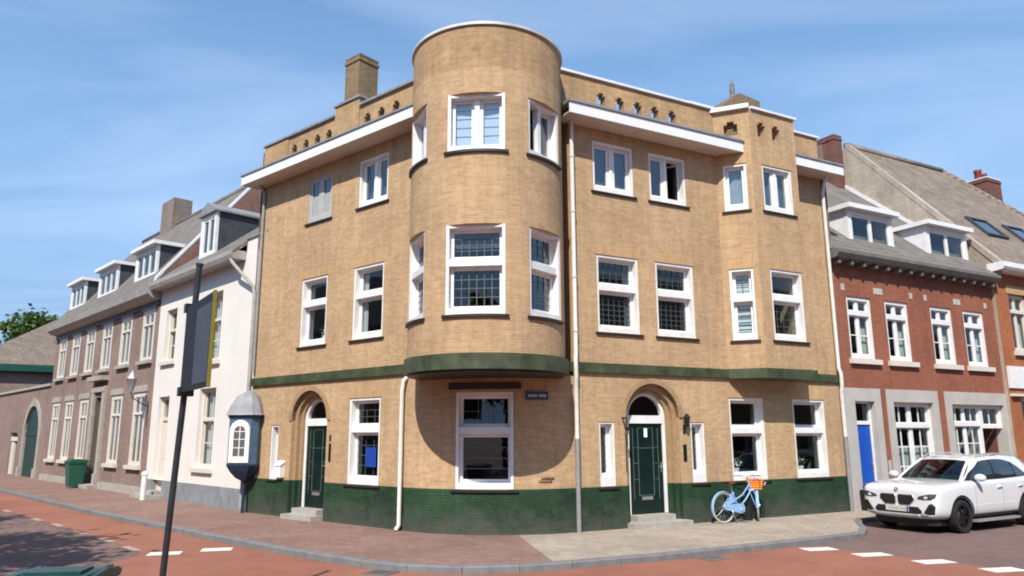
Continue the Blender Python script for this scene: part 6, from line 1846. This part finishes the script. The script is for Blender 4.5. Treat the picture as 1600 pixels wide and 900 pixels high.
# coat guard and chain case
b = MB(FB)
cg = [rear + Vector((0.345 * math.cos(a), -0.042, 0.345 * math.sin(a))) for a in [rad(20 + 8 * k) for k in range(12)]]
b.poly([rear + Vector((0.06, 0.042, 0.03))] + [p + Vector((0, 0.084, 0)) for p in cg[:6]])
b.prism([(4.03, 0.36), (4.06, 0.31), (4.56, 0.20), (4.66, 0.23), (4.68, 0.33), (4.62, 0.42), (4.10, 0.40)], 1, OB + 0.045, OB + 0.085)
b.build('chain_case', 'bikeblue', K_)
b = MB(FB)
b.tube([bb_ - N_ * 0.1, bb_ + N_ * 0.1], 0.015, 8)
b.tube([bb_ + N_ * 0.1, bb_ + Vector((0.08, 0.1, -0.15))], 0.011, 6); b.tube([bb_ - N_ * 0.1, bb_ + Vector((-0.08, -0.1, 0.15))], 0.011, 6)
for p in (bb_ + Vector((0.08, 0.15, -0.15)), bb_ + Vector((-0.08, -0.15, 0.15))): b.box(p.x - 0.04, p.x + 0.04, p.y - 0.05, p.y + 0.05, p.z - 0.012, p.z + 0.012, 1)
b.build('crank', ['chrome', 'blackp'], K_)
b = MB(FB); b.tube([sd - Vector((-0.02, 0, 0.12)), sd + Vector((0, 0, 0.06))], 0.013, 8); b.build('seat_post', 'chrome', K_)
b = MB(FB)
prof = [(-0.14, 0.10), (-0.10, 0.115), (0.0, 0.085), (0.06, 0.04), (0.13, 0.02)]
for (x0, w0), (x1, w1) in zip(prof, prof[1:]):
    z0, z1 = sd.z + 0.10, sd.z + 0.10
    P_ = lambda x, y, z: Vector((sd.x + x, OB + y, z))
    b.poly([P_(x0, -w0, z0), P_(x0, w0, z0), P_(x1, w1, z1), P_(x1, -w1, z1)])
    b.poly([P_(x0, -w0, z0 - 0.05), P_(x0, w0, z0 - 0.05), P_(x1, w1, z1 - 0.04), P_(x1, -w1, z1 - 0.04)])
    for sg_ in (-1, 1): b.poly([P_(x0, sg_ * w0, z0), P_(x1, sg_ * w1, z1), P_(x1, sg_ * w1, z1 - 0.04), P_(x0, sg_ * w0, z0 - 0.05)])
b.build('saddle', 'saddle', K_)
b = MB(FB); t_ = hd1 + Vector((-0.02, 0, 0.10))
b.tube([hd1, t_], 0.012, 8)
b.tube([t_ + NF_ * -0.30 - UF * 0.22, t_ + NF_ * -0.28 - UF * 0.06, t_ + NF_ * -0.08 + UF * 0.03, t_ + NF_ * 0.08 + UF * 0.03, t_ + NF_ * 0.28 - UF * 0.06, t_ + NF_ * 0.30 - UF * 0.22], 0.011, 8)
b.build('handlebar', 'chrome', K_)
b = MB(FB)
for q in (-0.2, 0.2): b.tube([t_ + NF_ * q - UF * 0.08, t_ + NF_ * (q * 0.6) + UF * 0.12 + Vector((0, 0, 0.02)), hd1 + UF * 0.05, hd0 + UF * 0.03], 0.004, 5)
b.build('brake_cable', 'blackp', K_)
b = MB(FB); b.tube([rear + Vector((0.15, 0.07, 0.0)), rear + Vector((0.24, 0.16, -0.345))], 0.009, 6); b.build('kickstand', 'chrome', K_)
# basket: woven box on a front carrier, an orange cover with a lilac ribbon
bc = Vector((5.12, OB, 0.72)) 
b = MB(FB)
def bpt(x, y, z): return bc + UF * x + NF_ * y + Vector((0, 0, z))
lo = [(-0.09, -0.14), (0.09, -0.14), (0.09, 0.14), (-0.09, 0.14)]; hi = [(-0.125, -0.19), (0.125, -0.19), (0.125, 0.19), (-0.125, 0.19)]
rows = [(0.0, 0.0), (0.055, 0.25), (0.11, 0.5), (0.165, 0.75), (0.215, 1.0)]
def rect_at(f, z, g=0.0): return [bpt(l[0] + (h[0] - l[0]) * f * 1.0 + g * (1 if l[0] > 0 else -1), l[1] + (h[1] - l[1]) * f + g * (1 if l[1] > 0 else -1), z) for l, h in zip(lo, hi)]
prev = None
for z, f in rows:
    R_ = rect_at(f, z)
    b.tube(R_ + [R_[0]], 0.013, 6)
    if prev:
        for k in range(4): b.poly([prev[k], prev[(k + 1) % 4], R_[(k + 1) % 4], R_[k]])
    prev = R_
b.poly(rect_at(0.0, 0.0)); b.poly(rect_at(0.95, 0.22))
bk = b.build('basket', 'orange', K_)
b = MB(FB)
for x0 in (-0.035,):
    b.poly([bpt(0.155, -0.05, 0.25), bpt(0.155, 0.06, 0.25), bpt(0.13, 0.05, 0.0), bpt(0.13, -0.03, 0.0)])
    b.tube([bpt(0.165, -0.08, 0.22), bpt(0.175, 0.0, 0.15), bpt(0.165, 0.08, 0.23)], 0.02, 8)
    b.tube([bpt(-0.16, -0.02, 0.24), bpt(0.16, 0.0, 0.245)], 0.02, 8)
b.tube([bpt(0.155, 0.2, 0.1), bpt(-0.0, 0.235, 0.15), bpt(-0.16, 0.2, 0.1)], 0.014, 8)
b.build('ribbon', 'lilac', bk)
# black tub behind it against the wall
t = thing('planter', 'black plastic tub standing against the green plinth behind the bicycle', 'planter', FB.P(5.0, 0.16, 0))
b = MB(FB); b.lathe([(0.0, 0.0), (0.105, 0.0), (0.125, 0.50), (0.135, 0.50), (0.135, 0.54), (0.115, 0.54), (0.11, 0.46), (0.0, 0.46)], (5.02, 0.17, 0.001), n=24); b.build('tub', 'tub', t)

# ------------------------------------------------------------------ trees
def tree(name, label, loc, H, crown_r, crown_z, nclump, nleaf, seed, leaf=0.22, group=None, squash=0.8):
    t = thing(name, label, 'tree', loc, group)
    R_ = random.Random(seed); L0 = Vector(loc)
    b = MB()
    tr = [L0 + Vector((0.06 * math.sin(k * 1.3 + seed), 0.06 * math.cos(k * 1.7), crown_z * k / 6)) for k in range(7)]
    b.tube(tr, [0.19 * (1 - 0.09 * k) for k in range(7)], 10)
    clumps = []
    for k in range(nclump):
        while True:
            d = Vector((R_.uniform(-1, 1), R_.uniform(-1, 1), R_.uniform(-1, 1)))
            if 0.25 < d.length < 1: break
        c = L0 + Vector((d.x * crown_r, d.y * crown_r, crown_z + d.z * crown_r * squash))
        clumps.append((c, R_.uniform(0.45, 0.95)))
        if k % 2 == 0:
            s_ = tr[4 + k % 3]; mid = s_.lerp(c, 0.5) + Vector((0, 0, 0.25))
            b.tube([s_, mid, c], [0.07, 0.045, 0.015], 6)
    b.build('trunk', 'bark', t)
    vs, fs_ = [], []
    for c, r in clumps:
        for k in range(nleaf):
            d = Vector((R_.gauss(0, 1), R_.gauss(0, 1), R_.gauss(0, 0.8)))
            p = c + d * (r * 0.5)
            a = Vector((R_.gauss(0, 1), R_.gauss(0, 1), R_.gauss(0, 0.6))).normalized(); q = a.cross(Vector((R_.gauss(0, 1), R_.gauss(0, 1), R_.gauss(0, 1)))).normalized()
            s_ = leaf * R_.uniform(0.6, 1.2)
            i0 = len(vs)
            vs += [p - L0 - a * s_ * 0.5, p - L0 + q * s_ * 0.3, p - L0 + a * s_ * 0.5, p - L0 - q * s_ * 0.3]
            fs_.append((i0, i0 + 1, i0 + 2, i0 + 3))
    me_ = bpy.data.meshes.new('crown'); me_.from_pydata(vs, [], fs_); me_.materials.append(M['leaf'])
    o = bpy.data.objects.new('crown', me_); COL.objects.link(o); o.parent = t
    return t
tree('leafy_tree', 'bright green tree rising behind the roof of the low building at the far left', (-39.0, 60.0, 0), 12, 3.0, 9.4, 60, 90, 4, 0.42)
# street trees along the near kerb on the left; their crowns throw the shadows on the road
tree('street_tree', 'street tree out of frame on the left whose shadow falls on the road', (-11.9, 7.2, RZ), 9, 3.0, 6.3, 46, 150, 11, 0.30)
tree('street_tree', 'second street tree further along the left road edge', (-16.2, 13.0, RZ), 9, 2.7, 6.2, 30, 110, 23, 0.30)
# trees across the road behind the viewer, added for the window panes to mirror
for i, (x, y) in enumerate(((-15, -13), (-7.5, -15), (0.5, -14), (8.5, -16), (17, -13), (26, -9))):
    tree('unseen_avenue_tree', 'unseen avenue tree opposite, added for the panes to mirror', (x, y, RZ), 12, 4.2, 7.0, 40, 70, 40 + i, 0.55, group='unseen avenue trees opposite the corner')

# ------------------------------------------------------------------ houses on the far sides of both streets, added unseen for the panes to mirror
def row(name, label, fr, L_, h, wallm, roofm):
    t = thing(name, label, 'house', fr.P(L_ / 2, 0, RZ))
    n = int(L_ / 2.6); hs = []
    for i in range(n):
        x = 0.7 + i * 2.6
        hs += [(x, x + 1.2, 0.9, 2.6), (x, x + 1.2, 4.2, 6.0)]
    MB(fr).panel(rect(0, L_, RZ, h), [rect(*q) for q in hs], 0, -0.25).build('wall', wallm, t)
    for k, q in enumerate(hs):
        b = MB(fr); b.box(q[0], q[0] + 0.1, -0.2, -0.05, q[2], q[3]); b.box(q[1] - 0.1, q[1], -0.2, -0.05, q[2], q[3]); b.box(q[0] + 0.1, q[1] - 0.1, -0.2, -0.05, q[3] - 0.1, q[3]); b.box(q[0] + 0.1, q[1] - 0.1, -0.2, -0.05, q[2], q[2] + 0.12)
        w_ = b.build('window', 'white', t)
        MB(fr).poly([(q[0] + 0.1, -0.15, q[2] + 0.12), (q[1] - 0.1, -0.15, q[2] + 0.12), (q[1] - 0.1, -0.15, q[3] - 0.1), (q[0] + 0.1, -0.15, q[3] - 0.1)]).build('pane', 'lamp', w_) if False else None
    b = MB(fr); b.prism([(0.3, h), (-4.5, h + 4.0), (-9.3, h)], 0, -0.2, L_ + 0.2); b.build('roof', roofm, t)
    b = MB(fr); b.box(0, L_, -9.0, -8.8, RZ, h); b.box(0, 0.2, -8.8, -0.26, RZ, h); b.box(L_ - 0.2, L_, -8.8, -0.26, RZ, h); b.build('rear_wall', wallm, t)
pL = FL.P(2, 14.5, 0); row('unseen_terrace', 'long unseen brown brick terrace added across the narrow left street', Fr((pL.x, pL.y), FL.u[:2], (-FL.n)[:2]), 34, 7.6, 'brown_brick', 'tile_grey')
pR = FB.P(6, 17.5, 0); row('unseen_terrace', 'long unseen dark brick terrace added across the right street', Fr((pR.x, pR.y), FB.u[:2], (-FB.n)[:2]), 40, 7.4, 'chimney', 'tile_grey')
